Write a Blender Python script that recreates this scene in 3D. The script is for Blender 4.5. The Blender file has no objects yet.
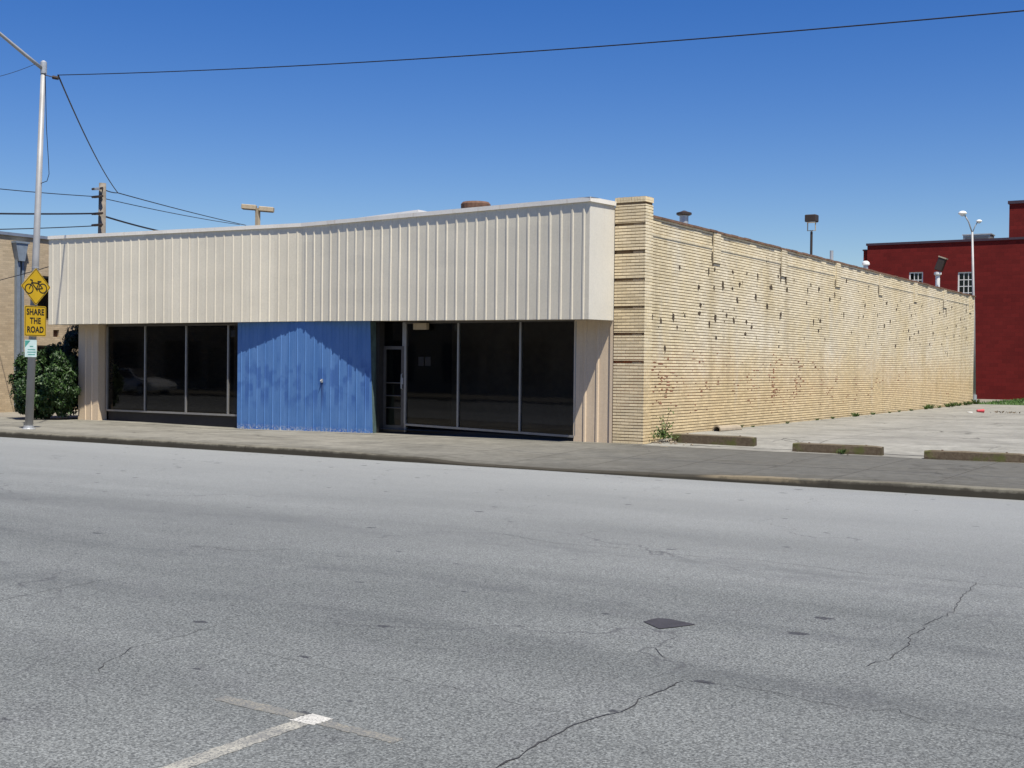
import bpy, bmesh, math, random
from mathutils import Vector, Matrix, noise as mnoise
R = math.radians
random.seed(7)
S = bpy.context.scene
COL = S.collection

# ---------------------------------------------------------------- camera
cam_d = bpy.data.cameras.new('camera')
cam = bpy.data.objects.new('camera', cam_d); COL.objects.link(cam)
cam_d.sensor_width = 36.0; cam_d.lens = 1250 / 1024 * 36
cam_d.clip_start = 0.1; cam_d.clip_end = 3000
cam.matrix_world = (Matrix.Translation((11.68, -24.29, 1.8)) @ Matrix.Rotation(R(31.8), 4, 'Z')
                    @ Matrix.Rotation(math.pi / 2 - math.atan(18 / 1250), 4, 'X') @ Matrix.Rotation(.011, 4, 'Z'))
S.camera = cam
# ---------------------------------------------------------------- light
SUN_EL, SUN_A = R(65), R(32)
to_sun = Vector((math.cos(SUN_EL) * math.cos(SUN_A), -math.cos(SUN_EL) * math.sin(SUN_A), math.sin(SUN_EL)))
W = bpy.data.worlds.new('World'); S.world = W; W.use_nodes = True
wn = W.node_tree.nodes; wl = W.node_tree.links
sky = wn.new('ShaderNodeTexSky'); sky.sky_type = 'NISHITA'; sky.sun_disc = False
sky.sun_elevation = SUN_EL; sky.sun_rotation = math.atan2(to_sun.x, to_sun.y)
sky.altitude = 0; sky.air_density = 1.0; sky.dust_density = 0.3; sky.ozone_density = 3.0
bg = wn['Background']; bg.inputs['Strength'].default_value = 0.077
hsv = wn.new('ShaderNodeHueSaturation'); hsv.inputs['Hue'].default_value = .519; hsv.inputs['Saturation'].default_value = 1.42
wl.new(sky.outputs[0], hsv.inputs['Color']); wl.new(hsv.outputs[0], bg.inputs['Color'])
sd = bpy.data.lights.new('sun', 'SUN'); sun = bpy.data.objects.new('sun', sd); COL.objects.link(sun)
sd.energy = 5.0; sd.angle = R(.53); sd.color = (1.0, .95, .85)
sun.location = to_sun * 60
sun.rotation_euler = (-to_sun).to_track_quat('-Z', 'Y').to_euler()
S.view_settings.view_transform = 'Standard'; S.view_settings.look = 'None'
S.view_settings.gamma = 1; S.view_settings.use_curve_mapping = False
S.view_settings.exposure = 0.52
S.cycles.use_denoising = True
S.cycles.max_bounces = 8

# ---------------------------------------------------------------- helpers
def link(o, parent=None):
    COL.objects.link(o)
    if parent: o.parent = parent
    return o
def obj(name, bm, m, parent=None, smooth=False):
    me = bpy.data.meshes.new(name); bm.normal_update(); bm.to_mesh(me); bm.free()
    for mm in (m if isinstance(m, (list, tuple)) else [m]): me.materials.append(mm)
    if smooth:
        for p in me.polygons: p.use_smooth = True
    return link(bpy.data.objects.new(name, me), parent)
def thing(name, label, cat, loc=(0, 0, 0), rz=0, group=None):
    o = bpy.data.objects.new(name, None); o.empty_display_size = .2
    o.location = loc; o.rotation_euler = (0, 0, rz)
    COL.objects.link(o); return tag(o, label, cat, group)
def tag(o, label, cat, group=None, kind=None):
    if label: o['label'] = label
    if cat: o['category'] = cat
    if group: o['group'] = group
    if kind: o['kind'] = kind
    return o
def struct(name, bm, m, parent=None):
    o = obj(name, bm, m, parent); o['kind'] = 'structure'; return o
def quad(bm, a, b, c, d, mi=0):
    f = bm.faces.new([bm.verts.new(p) for p in (a, b, c, d)]); f.material_index = mi; return f
def box(bm, x0, x1, y0, y1, z0, z1, M=None, mi=0):
    vs = [bm.verts.new(Vector(p) if M is None else M @ Vector(p)) for p in
          ((x0, y0, z0), (x1, y0, z0), (x1, y1, z0), (x0, y1, z0), (x0, y0, z1), (x1, y0, z1), (x1, y1, z1), (x0, y1, z1))]
    for q in ((3, 2, 1, 0), (4, 5, 6, 7), (0, 1, 5, 4), (1, 2, 6, 5), (2, 3, 7, 6), (3, 0, 4, 7)):
        f = bm.faces.new([vs[i] for i in q]); f.material_index = mi
    return vs
def bevel(bm, w, seg=1):
    bmesh.ops.bevel(bm, geom=list(bm.edges), offset=w, segments=seg, affect='EDGES', profile=.5)
def B(): return bmesh.new()
def tube(bm, pts, rad, n=8, cap=True):
    pts = [Vector(p) for p in pts]
    rads = rad if isinstance(rad, (list, tuple)) else [rad] * len(pts)
    rings = []; up = Vector((0, 0, 1)); prev = None
    for i, p in enumerate(pts):
        t = (pts[min(i + 1, len(pts) - 1)] - pts[max(i - 1, 0)]).normalized()
        if prev is None:
            a = up if abs(t.z) < .9 else Vector((1, 0, 0))
            x = t.cross(a).normalized()
        else:
            x = (prev - t * prev.dot(t)).normalized()
        prev = x; y = t.cross(x)
        rings.append([bm.verts.new(p + (x * math.cos(2 * math.pi * k / n) + y * math.sin(2 * math.pi * k / n)) * rads[i]) for k in range(n)])
    for a, b in zip(rings, rings[1:]):
        for k in range(n): bm.faces.new((a[k], a[(k + 1) % n], b[(k + 1) % n], b[k]))
    if cap:
        bm.faces.new(rings[0][::-1]); bm.faces.new(rings[-1])
def prism(bm, poly, z0, z1):
    lo = [bm.verts.new((p[0], p[1], p[2] if len(p) > 2 else z0)) for p in poly]
    hi = [bm.verts.new((p[0], p[1], z1)) for p in poly]
    n = len(poly)
    bm.faces.new(lo[::-1]); bm.faces.new(hi)
    for i in range(n): bm.faces.new((lo[i], lo[(i + 1) % n], hi[(i + 1) % n], hi[i]))
def smooth01(a, b, x):
    t = max(0, min(1, (x - a) / (b - a))); return t * t * (3 - 2 * t)
def lerp_table(T, x):
    if x <= T[0][0]: return T[0][1]
    for (a, va), (b, vb) in zip(T, T[1:]):
        if x <= b: return va + (vb - va) * smooth01(a, b, x)
    return T[-1][1]

# ---------------------------------------------------------------- material kit
class MK:
    def __init__(s, name, rough=.8, spec=.3, metal=0):
        s.m = bpy.data.materials.new(name); s.m.use_nodes = True
        s.n = s.m.node_tree.nodes; s.l = s.m.node_tree.links
        s.p = s.n['Principled BSDF']
        s.p.inputs['Roughness'].default_value = rough
        s.p.inputs['Specular IOR Level'].default_value = spec
        s.p.inputs['Metallic'].default_value = metal
        s.tc = s.n.new('ShaderNodeTexCoord').outputs['Object']
    def node(s, t, **kw):
        nd = s.n.new(t)
        for k, v in kw.items(): setattr(nd, k, v)
        return nd
    def set(s, sock, v):
        if hasattr(v, 'is_linked') or isinstance(v, bpy.types.NodeSocket): s.l.new(v, sock)
        elif isinstance(v, (tuple, list)) and len(v) == 3 and sock.type == 'RGBA': sock.default_value = (*v, 1)
        else: sock.default_value = v
    def scale(s, v, vec=None):
        nd = s.node('ShaderNodeVectorMath', operation='MULTIPLY')
        s.l.new(vec or s.tc, nd.inputs[0]); nd.inputs[1].default_value = v; return nd.outputs[0]
    def noise(s, sc, det=4, rough=.55, vec=None, dist=0):
        nd = s.node('ShaderNodeTexNoise'); s.l.new(vec or s.tc, nd.inputs['Vector'])
        nd.inputs['Scale'].default_value = sc; nd.inputs['Detail'].default_value = det
        nd.inputs['Roughness'].default_value = rough; nd.inputs['Distortion'].default_value = dist
        return nd.outputs['Fac']
    def voro(s, sc, vec=None, feature='F1', out='Distance', rnd=1, dim='3D'):
        nd = s.node('ShaderNodeTexVoronoi', feature=feature, voronoi_dimensions=dim); s.l.new(vec or s.tc, nd.inputs['Vector'])
        nd.inputs['Scale'].default_value = sc; nd.inputs['Randomness'].default_value = rnd
        return nd.outputs[out]
    def ramp(s, fac, a, b, lo=0.0, hi=1.0, clamp=True):
        nd = s.node('ShaderNodeMapRange', clamp=clamp); s.set(nd.inputs[0], fac)
        nd.inputs[1].default_value = a; nd.inputs[2].default_value = b
        nd.inputs[3].default_value = lo; nd.inputs[4].default_value = hi; return nd.outputs[0]
    def math(s, op, a, b=0.0):
        nd = s.node('ShaderNodeMath', operation=op); s.set(nd.inputs[0], a); s.set(nd.inputs[1], b); return nd.outputs[0]
    def mix(s, fac, a, b, mode='MIX'):
        nd = s.node('ShaderNodeMix', data_type='RGBA', blend_type=mode)
        s.set(nd.inputs[0], fac); s.set(nd.inputs[6], a); s.set(nd.inputs[7], b); return nd.outputs[2]
    def xyz(s, vec=None):
        nd = s.node('ShaderNodeSeparateXYZ'); s.l.new(vec or s.tc, nd.inputs[0]); return nd.outputs
    def comb(s, x, y, z=0.0):
        nd = s.node('ShaderNodeCombineXYZ')
        for i, v in enumerate((x, y, z)): s.set(nd.inputs[i], v)
        return nd.outputs[0]
    def col(s, c): s.set(s.p.inputs['Base Color'], c); return s
    def bump(s, h, strength=.3, dist=.01):
        nd = s.node('ShaderNodeBump'); s.l.new(h, nd.inputs['Height'])
        nd.inputs['Strength'].default_value = strength; nd.inputs['Distance'].default_value = dist
        s.l.new(nd.outputs[0], s.p.inputs['Normal']); return s
    def rough(s, v): s.set(s.p.inputs['Roughness'], v); return s

def plain(name, c, rough=.6, metal=0, var=.12, sc=6, spec=.35):
    k = MK(name, rough, spec, metal)
    f = k.ramp(k.noise(sc, 5), .3, .7, 1 - var, 1 + var)
    return k.col(k.mix(1.0, c, k.comb(f, f, f), 'MULTIPLY')).bump(k.noise(sc * 9, 3), .08, .004).m

# asphalt
def m_asphalt():
    k = MK('asphalt', .75, .45)
    v = k.scale((.22, 1, 1))
    tone = k.noise(.55, 5, .6, v); blot = k.noise(1.7, 5, .65)
    c = k.mix(k.ramp(tone, .32, .68), (.094, .1005, .097), (.152, .1605, .155))
    c = k.mix(k.ramp(blot, .52, .75, 0, .35), c, (.092, .092, .096))
    g = k.noise(62, 3, .75); g2 = k.voro(95, out='Color')
    gg = k.node('ShaderNodeRGBToBW'); k.l.new(g2, gg.inputs[0])
    f = k.math('MULTIPLY', k.ramp(g, .3, .7, .42, 1.6), k.ramp(gg.outputs[0],   .15, .85, .55, 1.5))
    c = k.mix(1.0, c, k.comb(f, f, f), 'MULTIPLY')
    # wheel-track bands along the street
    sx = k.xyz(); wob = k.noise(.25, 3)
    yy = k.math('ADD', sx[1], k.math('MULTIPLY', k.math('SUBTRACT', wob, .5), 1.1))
    def band(c0, w):
        return k.ramp(k.math('ABSOLUTE', k.math('SUBTRACT', yy, c0)), 0, w, 1, 0)
    bands = k.math('ADD', k.math('ADD', band(-17.4, .42), band(-15.85, .32)), band(-13.6, .5))
    patch = k.ramp(k.noise(2.2, 7, .78, k.scale((.4, 1, 1))), .43, .60)
    c = k.mix(k.math('MULTIPLY', k.math('MULTIPLY', bands, patch), .52), c, (.058, .062, .063))
    graze_lite = k.ramp(yy, -15.5, -7.0, 0, .85)  # far side painted lighter, standing in for grazing-angle brightening
    c = k.mix(graze_lite, c, k.mix(.6, c, (.30, .308, .298)))
    # small scattered pits and tar spots
    vv = k.scale((.6, 1, 1)); d = k.voro(1.5, vv, dim='2D'); rc = k.voro(1.5, vv, out='Color', dim='2D')
    rr = k.xyz(rc)
    size = k.math('MULTIPLY', k.ramp(rr[0], .3, 1, 0, .075), k.ramp(rr[1], 0, 1, .3, 1))
    dd = k.math('ADD', d, k.math('MULTIPLY', k.math('SUBTRACT', k.noise(9, 4, .7), .5), .16))
    spot = k.ramp(k.math('SUBTRACT', dd, size), -.012, .008, .8, 0)
    c = k.mix(spot, c, (.026, .026, .03))
    # hairline cracks
    wv = k.node('ShaderNodeVectorMath', operation='ADD')
    nn = k.node('ShaderNodeTexNoise'); k.l.new(k.tc, nn.inputs['Vector']); nn.inputs['Scale'].default_value = 1.5; nn.inputs['Detail'].default_value = 6
    k.l.new(k.tc, wv.inputs[0]); k.l.new(nn.outputs['Color'], wv.inputs[1])
    cr = k.voro(.22, wv.outputs[0], 'DISTANCE_TO_EDGE')
    line = k.ramp(cr, .0012, .0042, 1, 0)
    line = k.math('MULTIPLY', line, k.ramp(k.noise(.5, 3), .46, .6, 0, .55))
    c = k.mix(line, c, (.045, .045, .048))
    k.col(c)
    return k.bump(g, .55, .012).m

def m_concrete(name, base, dark, tan=None, joint=1.52, jx=0, jy=0, zone=None, cracks=.5, stain=.6):
    k = MK(name, .9, .2)
    n1 = k.noise(.8, 6, .62); n2 = k.noise(5, 6, .65); n3 = k.noise(60, 3, .7)
    c = k.mix(k.ramp(n1, .35, .68), base, tan or base)
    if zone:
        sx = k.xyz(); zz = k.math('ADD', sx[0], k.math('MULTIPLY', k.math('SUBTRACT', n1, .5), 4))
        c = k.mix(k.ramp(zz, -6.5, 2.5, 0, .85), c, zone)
    c = k.mix(k.ramp(k.noise(.9, 7, .7, k.scale((.35, 1, 1))), .48, .72, 0, stain), c, dark)
    f = k.math('MULTIPLY', k.ramp(n2, .3, .7, .82, 1.15), k.ramp(n3, .25, .75, .86, 1.14))
    c = k.mix(1.0, c, k.comb(f, f, f), 'MULTIPLY')
    sx = k.xyz()
    def jl(a, off):
        m = k.math('PINGPONG', k.math('ADD', a, off), joint / 2)
        return k.ramp(k.math('ADD', m, k.math('MULTIPLY', k.math('SUBTRACT', n2, .5), .012)), .006, .02, 1, 0)
    j = k.math('MAXIMUM', jl(sx[0], jx), jl(sx[1], jy))
    c = k.mix(k.math('MULTIPLY', j, .7), c, (.045, .04, .033))
    wv = k.node('ShaderNodeVectorMath', operation='ADD')
    nn = k.node('ShaderNodeTexNoise'); k.l.new(k.tc, nn.inputs['Vector']); nn.inputs['Scale'].default_value = 1.2; nn.inputs['Detail'].default_value = 6
    k.l.new(k.tc, wv.inputs[0]); k.l.new(nn.outputs['Color'], wv.inputs[1])
    line = k.ramp(k.voro(.35, wv.outputs[0], 'DISTANCE_TO_EDGE'), .003, .012, 1, 0)
    line = k.math('MULTIPLY', line, k.ramp(k.noise(.4, 2), .45, .6, 0, cracks))
    c = k.mix(line, c, (.045, .042, .036))
    if zone:   # grime gathered along the kerb and moss in the gutter edge
        g = k.math('ADD', sx[1], k.math('MULTIPLY', n2, .9))
        c = k.mix(k.ramp(g, -4.3, -5.2, 0, .6), c, (.06, .055, .042))
    k.col(c)
    return k.bump(n3, .3, .006).m

def brick_coords(k, axis):
    s = k.xyz(); return k.comb(s[1] if axis == 'y' else s[0], s[2], 0.0)
def m_brick(name, axis, base, pale, low, joint, bw=.205, rh=.0675, jointfac=.55, weather=True, z_low=(1.2, 2.5)):
    k = MK(name, .85, .2)
    vec = brick_coords(k, axis)
    bt = k.node('ShaderNodeTexBrick'); k.l.new(vec, bt.inputs['Vector'])
    bt.offset = .5; bt.inputs['Scale'].default_value = 1
    bt.inputs['Brick Width'].default_value = bw; bt.inputs['Row Height'].default_value = rh
    bt.inputs['Mortar Size'].default_value = .0045; bt.inputs['Mortar Smooth'].default_value = .3
    bt.inputs['Color1'].default_value = (.86, .86, .86, 1); bt.inputs['Color2'].default_value = (1.1, 1.1, 1.1, 1)
    bt.inputs['Mortar'].default_value = (1, 1, 1, 1)
    s = k.xyz()
    n1 = k.noise(.5, 6, .65); n2 = k.noise(2.5, 6, .7); n3 = k.noise(30, 4, .7)
    c = k.mix(k.ramp(n1, .38, .64), base, pale)
    if weather:
        h = k.math('ADD', s[2], k.math('MULTIPLY', k.math('SUBTRACT', n2, .5), 1.6))
        c = k.mix(k.ramp(h, z_low[1], z_low[0], 0, .8), c, low)
        streak = k.noise(1.0, 5, .6, k.scale((1.3, 1.3, .12)))
        c = k.mix(k.ramp(streak, .54, .74, 0, .42), c, (.34, .27, .15))
        c = k.mix(k.ramp(k.noise(1.0, 4, .6, k.scale((.9, .9, .16))), .60, .78, 0, .5), c, (.62, .59, .5))
        # chipped paint: thin flakes of red-brown clay, mostly in the lower half
        chip = k.noise(7, 6, .75, k.scale((.5, .5, 1.7)))
        zone = k.math('MULTIPLY', k.ramp(s[2], .6, 1.2, .25, 1), k.ramp(s[2], 2.6, 1.9, .12, 1))
        c = k.mix(k.math('MULTIPLY', k.ramp(chip, .63, .68), zone), c, (.25, .11, .06))
    c = k.mix(1.0, c, bt.outputs['Color'], 'MULTIPLY')
    f = k.ramp(n3, .25, .75, .86, 1.14)
    c = k.mix(1.0, c, k.comb(f, f, f), 'MULTIPLY')
    c = k.mix(k.math('MULTIPLY', bt.outputs['Fac'], jointfac), c, joint)
    k.col(c)
    h = k.math('ADD', k.math('MULTIPLY', bt.outputs['Fac'], -1.0), k.math('MULTIPLY', n3, .5))
    return k.bump(h, .6, .006).m

def m_paintmetal(name, c, c2, rough=.45, streak=.18):
    k = MK(name, rough, .4)
    n = k.noise(.7, 5, .6); st = k.noise(1.2, 5, .65, k.scale((3, 3, .12)))
    x = k.mix(k.ramp(n, .35, .65), c, c2)
    wn_ = k.node('ShaderNodeTexWhiteNoise', noise_dimensions='1D'); sx = k.xyz()
    k.l.new(k.math('FLOOR', k.math('DIVIDE', sx[0], .89)), wn_.inputs['W'])
    sh = k.ramp(wn_.outputs['Value'], 0, 1, .955, 1.03); x = k.mix(1.0, x, k.comb(sh, sh, sh), 'MULTIPLY')
    x = k.mix(k.ramp(st, .5, .8, 0, streak), x, (.33, .29, .22))
    drip = k.math('MULTIPLY', k.ramp(k.noise(1.0, 5, .7, k.scale((7, 7, .35))), .58, .72), k.math('ADD', k.ramp(sx[2], 4.2, 5.3), k.ramp(sx[2], 3.15, 2.8)))
    x = k.mix(k.math('MULTIPLY', drip, .35), x, (.36, .27, .17))
    f = k.ramp(k.noise(24, 4), .3, .7, .95, 1.05)
    x = k.mix(1.0, x, k.comb(f, f, f), 'MULTIPLY')
    k.col(x)
    return k.bump(k.noise(1.6, 3), .25, .02).m

def m_bluewall():
    k = MK('blue_paint', .6, .3)
    s = k.xyz()
    pl = k.node('ShaderNodeTexWhiteNoise', noise_dimensions='1D')
    k.l.new(k.math('FLOOR', k.math('DIVIDE', s[0], .279)), pl.inputs['W'])
    st = k.noise(1.0, 6, .7, k.scale((4, 1, .9))); st2 = k.noise(2.2, 6, .7, k.scale((2.5, 1, 1.3)))
    c = k.mix(k.ramp(pl.outputs['Value'], 0, 1, .1, .8), (.070, .178, .41), (.094, .212, .46))
    c = k.mix(k.ramp(st, .4, .7, 0, .65), c, (.125, .255, .51))
    bx = k.math('FLOOR', k.math('DIVIDE', k.math('ADD', s[0], 12.06), .139))
    st3 = k.noise(1.0, 2, .5, k.comb(k.math('MULTIPLY', bx, 5.37), k.math('MULTIPLY', s[2], 1.5), k.math('MULTIPLY', bx, 1.3)))
    st3 = k.math('ADD', st3, k.math('MULTIPLY', k.math('SUBTRACT', k.noise(5, 5, .7), .5), .35))
    zz = k.math('MULTIPLY', k.ramp(s[2], .55, .95), k.ramp(s[2], 2.1, 1.7))
    c = k.mix(k.math('MULTIPLY', k.ramp(st3, .49, .60), k.math('MULTIPLY', zz, .5)), c, (.020, .075, .29))
    low = k.math('MULTIPLY', k.ramp(s[2], .30, .12), k.ramp(k.noise(6, 5, .7), .42, .6))
    c = k.mix(low, c, (.04, .13, .42))
    chip = k.math('MULTIPLY', k.ramp(s[2], .22, .06), k.ramp(k.noise(16, 5, .75), .5, .58))
    c = k.mix(chip, c, (.55, .53, .48))
    # rusty dark run below the padlock hole
    dx = k.math('ABSOLUTE', k.math('ADD', s[0], 9.13))
    run = k.math('MULTIPLY', k.ramp(k.math('ADD', dx, k.math('MULTIPLY', k.noise(9, 3), .03)), .03, .075, 1, 0),
                 k.math('MULTIPLY', k.ramp(s[2], .55, 1.25), k.ramp(s[2], 1.38, 1.30)))
    c = k.mix(k.math('MULTIPLY', run, .8), c, (.02, .04, .12))
    f = k.ramp(k.noise(40, 4, .7), .3, .7, .93, 1.07)
    k.col(k.mix(1.0, c, k.comb(f, f, f), 'MULTIPLY'))
    return k.bump(k.noise(9, 4, .6, k.scale((4, 4, .5))), .2, .006).m

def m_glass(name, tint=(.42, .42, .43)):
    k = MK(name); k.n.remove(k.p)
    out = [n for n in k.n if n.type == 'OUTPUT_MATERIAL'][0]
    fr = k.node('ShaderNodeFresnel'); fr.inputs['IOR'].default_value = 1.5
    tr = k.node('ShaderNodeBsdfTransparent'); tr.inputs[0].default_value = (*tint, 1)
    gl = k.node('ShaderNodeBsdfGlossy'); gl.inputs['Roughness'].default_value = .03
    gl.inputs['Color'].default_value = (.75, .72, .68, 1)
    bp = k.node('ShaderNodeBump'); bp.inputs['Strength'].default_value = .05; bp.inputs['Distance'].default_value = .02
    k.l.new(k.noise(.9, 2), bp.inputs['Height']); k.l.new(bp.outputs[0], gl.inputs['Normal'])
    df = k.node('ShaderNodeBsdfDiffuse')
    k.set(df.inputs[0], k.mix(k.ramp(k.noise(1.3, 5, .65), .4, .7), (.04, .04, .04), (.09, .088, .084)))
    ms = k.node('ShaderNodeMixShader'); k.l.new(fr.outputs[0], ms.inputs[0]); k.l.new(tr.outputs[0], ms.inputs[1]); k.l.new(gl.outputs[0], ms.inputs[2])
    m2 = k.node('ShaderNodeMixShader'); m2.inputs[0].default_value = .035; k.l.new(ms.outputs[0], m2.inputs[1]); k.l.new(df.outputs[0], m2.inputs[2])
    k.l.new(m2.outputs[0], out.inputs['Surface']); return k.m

def m_leaf(name, c1, c2):
    k = MK(name, .5, .4)
    oi = k.node('ShaderNodeNewGeometry')
    k.col(k.mix(oi.outputs['Random Per Island'], c1, c2))
    return k.m

def m_joint():
    k = MK('raked_mortar', .95, .1); s = k.xyz()
    c = k.mix(k.ramp(k.noise(3, 5), .3, .7), (.13, .085, .05), (.24, .16, .09))
    red = k.math('MULTIPLY', k.ramp(k.noise(.8, 5, .7, k.scale((1, .45, 2.2))), .38, .52), k.math('MULTIPLY', k.ramp(s[2], .5, 1.1), k.ramp(s[2], 2.7, 2.0)))
    c = k.mix(k.math('MULTIPLY', red, .9), c, (.34, .125, .055))
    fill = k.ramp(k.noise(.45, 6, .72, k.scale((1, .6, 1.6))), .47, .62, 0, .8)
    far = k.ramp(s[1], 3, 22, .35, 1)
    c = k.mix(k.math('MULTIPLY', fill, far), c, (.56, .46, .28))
    return k.col(c).bump(k.noise(40, 3), .3, .004).m

def m_kerb(f, *a, **k):
    m = f(*a, **k); n = m.node_tree.nodes; l = m.node_tree.links; p = n['Principled BSDF']
    old = p.inputs['Base Color'].links[0].from_socket          # faded strip of kerb paint near the driveway
    q = MK.__new__(MK); q.m = m; q.n = n; q.l = l; q.tc = n['Texture Coordinate'].outputs['Object']; s = q.xyz()
    w = q.math('MULTIPLY', q.ramp(s[0], 3.6, 4.0), q.ramp(s[0], 5.7, 5.2)); w = q.math('MULTIPLY', w, q.ramp(s[2], .03, .06))
    dirt = q.math('ADD', s[2], q.math('MULTIPLY', q.math('SUBTRACT', q.noise(5, 5, .7), .5), .09))
    old = q.mix(q.ramp(dirt, .125, .085, 0, .85), old, (.030, .026, .019))
    l.new(q.mix(q.math('MULTIPLY', w, q.ramp(q.noise(2.2, 5, .7), .40, .56, 0, .8)), old, (.20, .165, .11)), p.inputs['Base Color']); return m
M = dict(
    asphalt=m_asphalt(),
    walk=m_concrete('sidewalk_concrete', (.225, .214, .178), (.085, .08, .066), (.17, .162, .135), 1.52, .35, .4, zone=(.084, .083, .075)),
    kerb=m_kerb(m_concrete,'kerb_concrete', (.15, .14, .11), (.05, .044, .032), None, 3.0, .2, 50, cracks=.2, stain=.95),
    lot=m_concrete('lot_concrete', (.265, .258, .228), (.125, .12, .105), (.20, .195, .17), 4.6, 1.2, .9, cracks=1, stain=.8),
    alley=m_concrete('alley_concrete', (.23, .21, .17), (.13, .115, .09), None, 3, 0, 0),
    dirt=plain('dirt_ground', (.22, .19, .13), .95, var=.25, sc=.6),
    brick_side=m_brick('cream_brick_side', 'y', (.70, .595, .385), (.76, .68, .51), (.66, .505, .275), (.30, .20, .11), jointfac=.3, weather=True),
    brick_front=m_brick('cream_brick_front', 'x', (.72, .585, .36), (.78, .66, .45), (.60, .42, .20), (.34, .25, .15), weather=False),
    joint=m_joint(),
    coping_brown=plain('coping_tile', (.17, .10, .065), .8, var=.35, sc=5),
    fascia=m_paintmetal('cream_metal', (.74, .675, .53), (.70, .64, .505)),
    trim=m_paintmetal('cream_trim', (.80, .76, .68), (.76, .72, .64), streak=.15),
    cap=m_paintmetal('cream_cap', (.66, .63, .55), (.62, .59, .51), streak=.15),
    splay=m_paintmetal('beige_panel', (.68, .54, .38), (.63, .50, .35)),
    soffit=plain('soffit_board', (.38, .33, .25), .8),
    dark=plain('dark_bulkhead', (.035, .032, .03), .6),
    alu=plain('aluminium_frame', (.36, .35, .33), .4, .6, var=.08),
    alu_dark=plain('bronze_frame', (.13, .12, .11), .4, .5),
    glass=m_glass('tinted_glass'),
    blue=m_bluewall(),
    blue_edge=plain('faded_green_edge', (.085, .13, .125), .7, var=.3),
    paper=plain('paper_notice', (.42, .40, .36), .8),
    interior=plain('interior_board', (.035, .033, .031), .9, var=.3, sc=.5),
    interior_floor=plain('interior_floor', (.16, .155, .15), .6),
    roof=plain('roof_membrane', (.30, .29, .28), .9),
    galv=plain('galvanised_steel', (.46, .47, .47), .45, .5, var=.15, sc=3),
    pole=plain('painted_pole', (.33, .33, .325), .5, .15, var=.15, sc=2),
    rustcap=plain('rusty_cap', (.13, .07, .045), .8, var=.4),
    dark_bronze=plain('dark_bronze', (.055, .04, .032), .5, .2),
    tan_lamp=plain('tan_lamp', (.40, .33, .23), .6),
    lens=plain('lamp_lens', (.62, .66, .70), .25),
    white=plain('white_paint', (.75, .74, .70), .5, var=.06),
    wood=plain('weathered_pole_wood', (.17, .15, .125), .9, var=.35, sc=4),
    cable=plain('black_cable', (.012, .014, .022), .6),
    tanbrick=m_brick('tan_brick', 'y', (.40, .31, .20), (.46, .37, .25), (.36, .28, .17), (.33, .27, .19), weather=False, jointfac=.6),
    tanbrick_f=m_brick('tan_brick_front', 'x', (.40, .31, .20), (.46, .37, .25), (.36, .28, .17), (.33, .27, .19), weather=False, jointfac=.6),
    redbrick=m_brick('red_painted_brick', 'x', (.132, .0105, .0092), (.155, .0138, .0115), (.2, .03, .03), (.07, .007, .007), weather=False, jointfac=.7, bw=.41, rh=.203),
    redbrick_s=m_brick('red_painted_brick_side', 'y', (.132, .0105, .0092), (.155, .0138, .0115), (.2, .03, .03), (.07, .007, .007), weather=False, jointfac=.7, bw=.41, rh=.203),
    red_coping=plain('dark_coping', (.055, .035, .05), .6),
    blue_coping=plain('grey_blue_coping', (.16, .19, .24), .5),
    gutter=plain('grey_blue_gutter', (.21, .25, .29), .5, .2),
    winglass=m_glass('window_glass', (.05, .06, .08)),
    yellow=plain('sign_yellow', (.50, .315, .012), .45, var=.06, sc=4),
    black=plain('sign_black', (.012, .012, .012), .6),
    signback=plain('sign_back', (.35, .35, .35), .4, .7),
    signwhite=plain('sign_white', (.52, .66, .64), .5, var=.1),
    signgreen=plain('sign_green', (.07, .30, .25), .5),
    leaf=m_leaf('shrub_leaf', (.010, .030, .006), (.042, .088, .017)),
    leaf_shaded=m_leaf('tall_shrub_leaf_shaded', (.007, .018, .007), (.016, .036, .011)),  # darker copy of the leaf colour, with the fascia's shade put into it
    twig=plain('twig', (.10, .07, .04), .9),
    weed=m_leaf('weed_leaf', (.04, .085, .014), (.10, .16, .035)),
    grass=m_leaf('grass_blade', (.055, .11, .022), (.10, .18, .04)),
    lawn=plain('lawn_soil', (.06, .10, .03), .95, var=.3, sc=3),
    stopc=None,
    marking=None, crack=plain('crack_fill', (.035, .034, .036), .95, var=.3, sc=9),
    patch=plain('tar_patch', (.038, .036, .04), .75, var=.2, sc=9),
    mark_dark=plain('exposed_hole', (.07, .05, .03), .95, var=.4, sc=7),
    mark_red=plain('exposed_clay', (.27, .125, .07), .95, var=.35, sc=7),
    clay=plain('clay_pipe', (.30, .25, .18), .9), pipe_dark=plain('pipe_bore', (.03, .022, .018), .9),
    silver=plain('silver_paint', (.55, .57, .58), .25, .3, var=.03),
    redlitter=plain('red_litter', (.45, .05, .06), .5),
)
def m_stop():
    k = MK('mossy_concrete', .95, .15)
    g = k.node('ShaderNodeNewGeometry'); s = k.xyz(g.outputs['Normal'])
    n = k.noise(3.2, 6, .7); n2 = k.noise(18, 4, .7)
    c = k.mix(k.ramp(n2, .3, .7), (.075, .055, .036), (.12, .095, .064))
    c = k.mix(k.ramp(n, .52, .64, 0, .75), c, (.075, .085, .022))
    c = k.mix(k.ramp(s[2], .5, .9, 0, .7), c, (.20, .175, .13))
    return k.col(c).bump(n2, .5, .012).m
M['stopc'] = m_stop()
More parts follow.
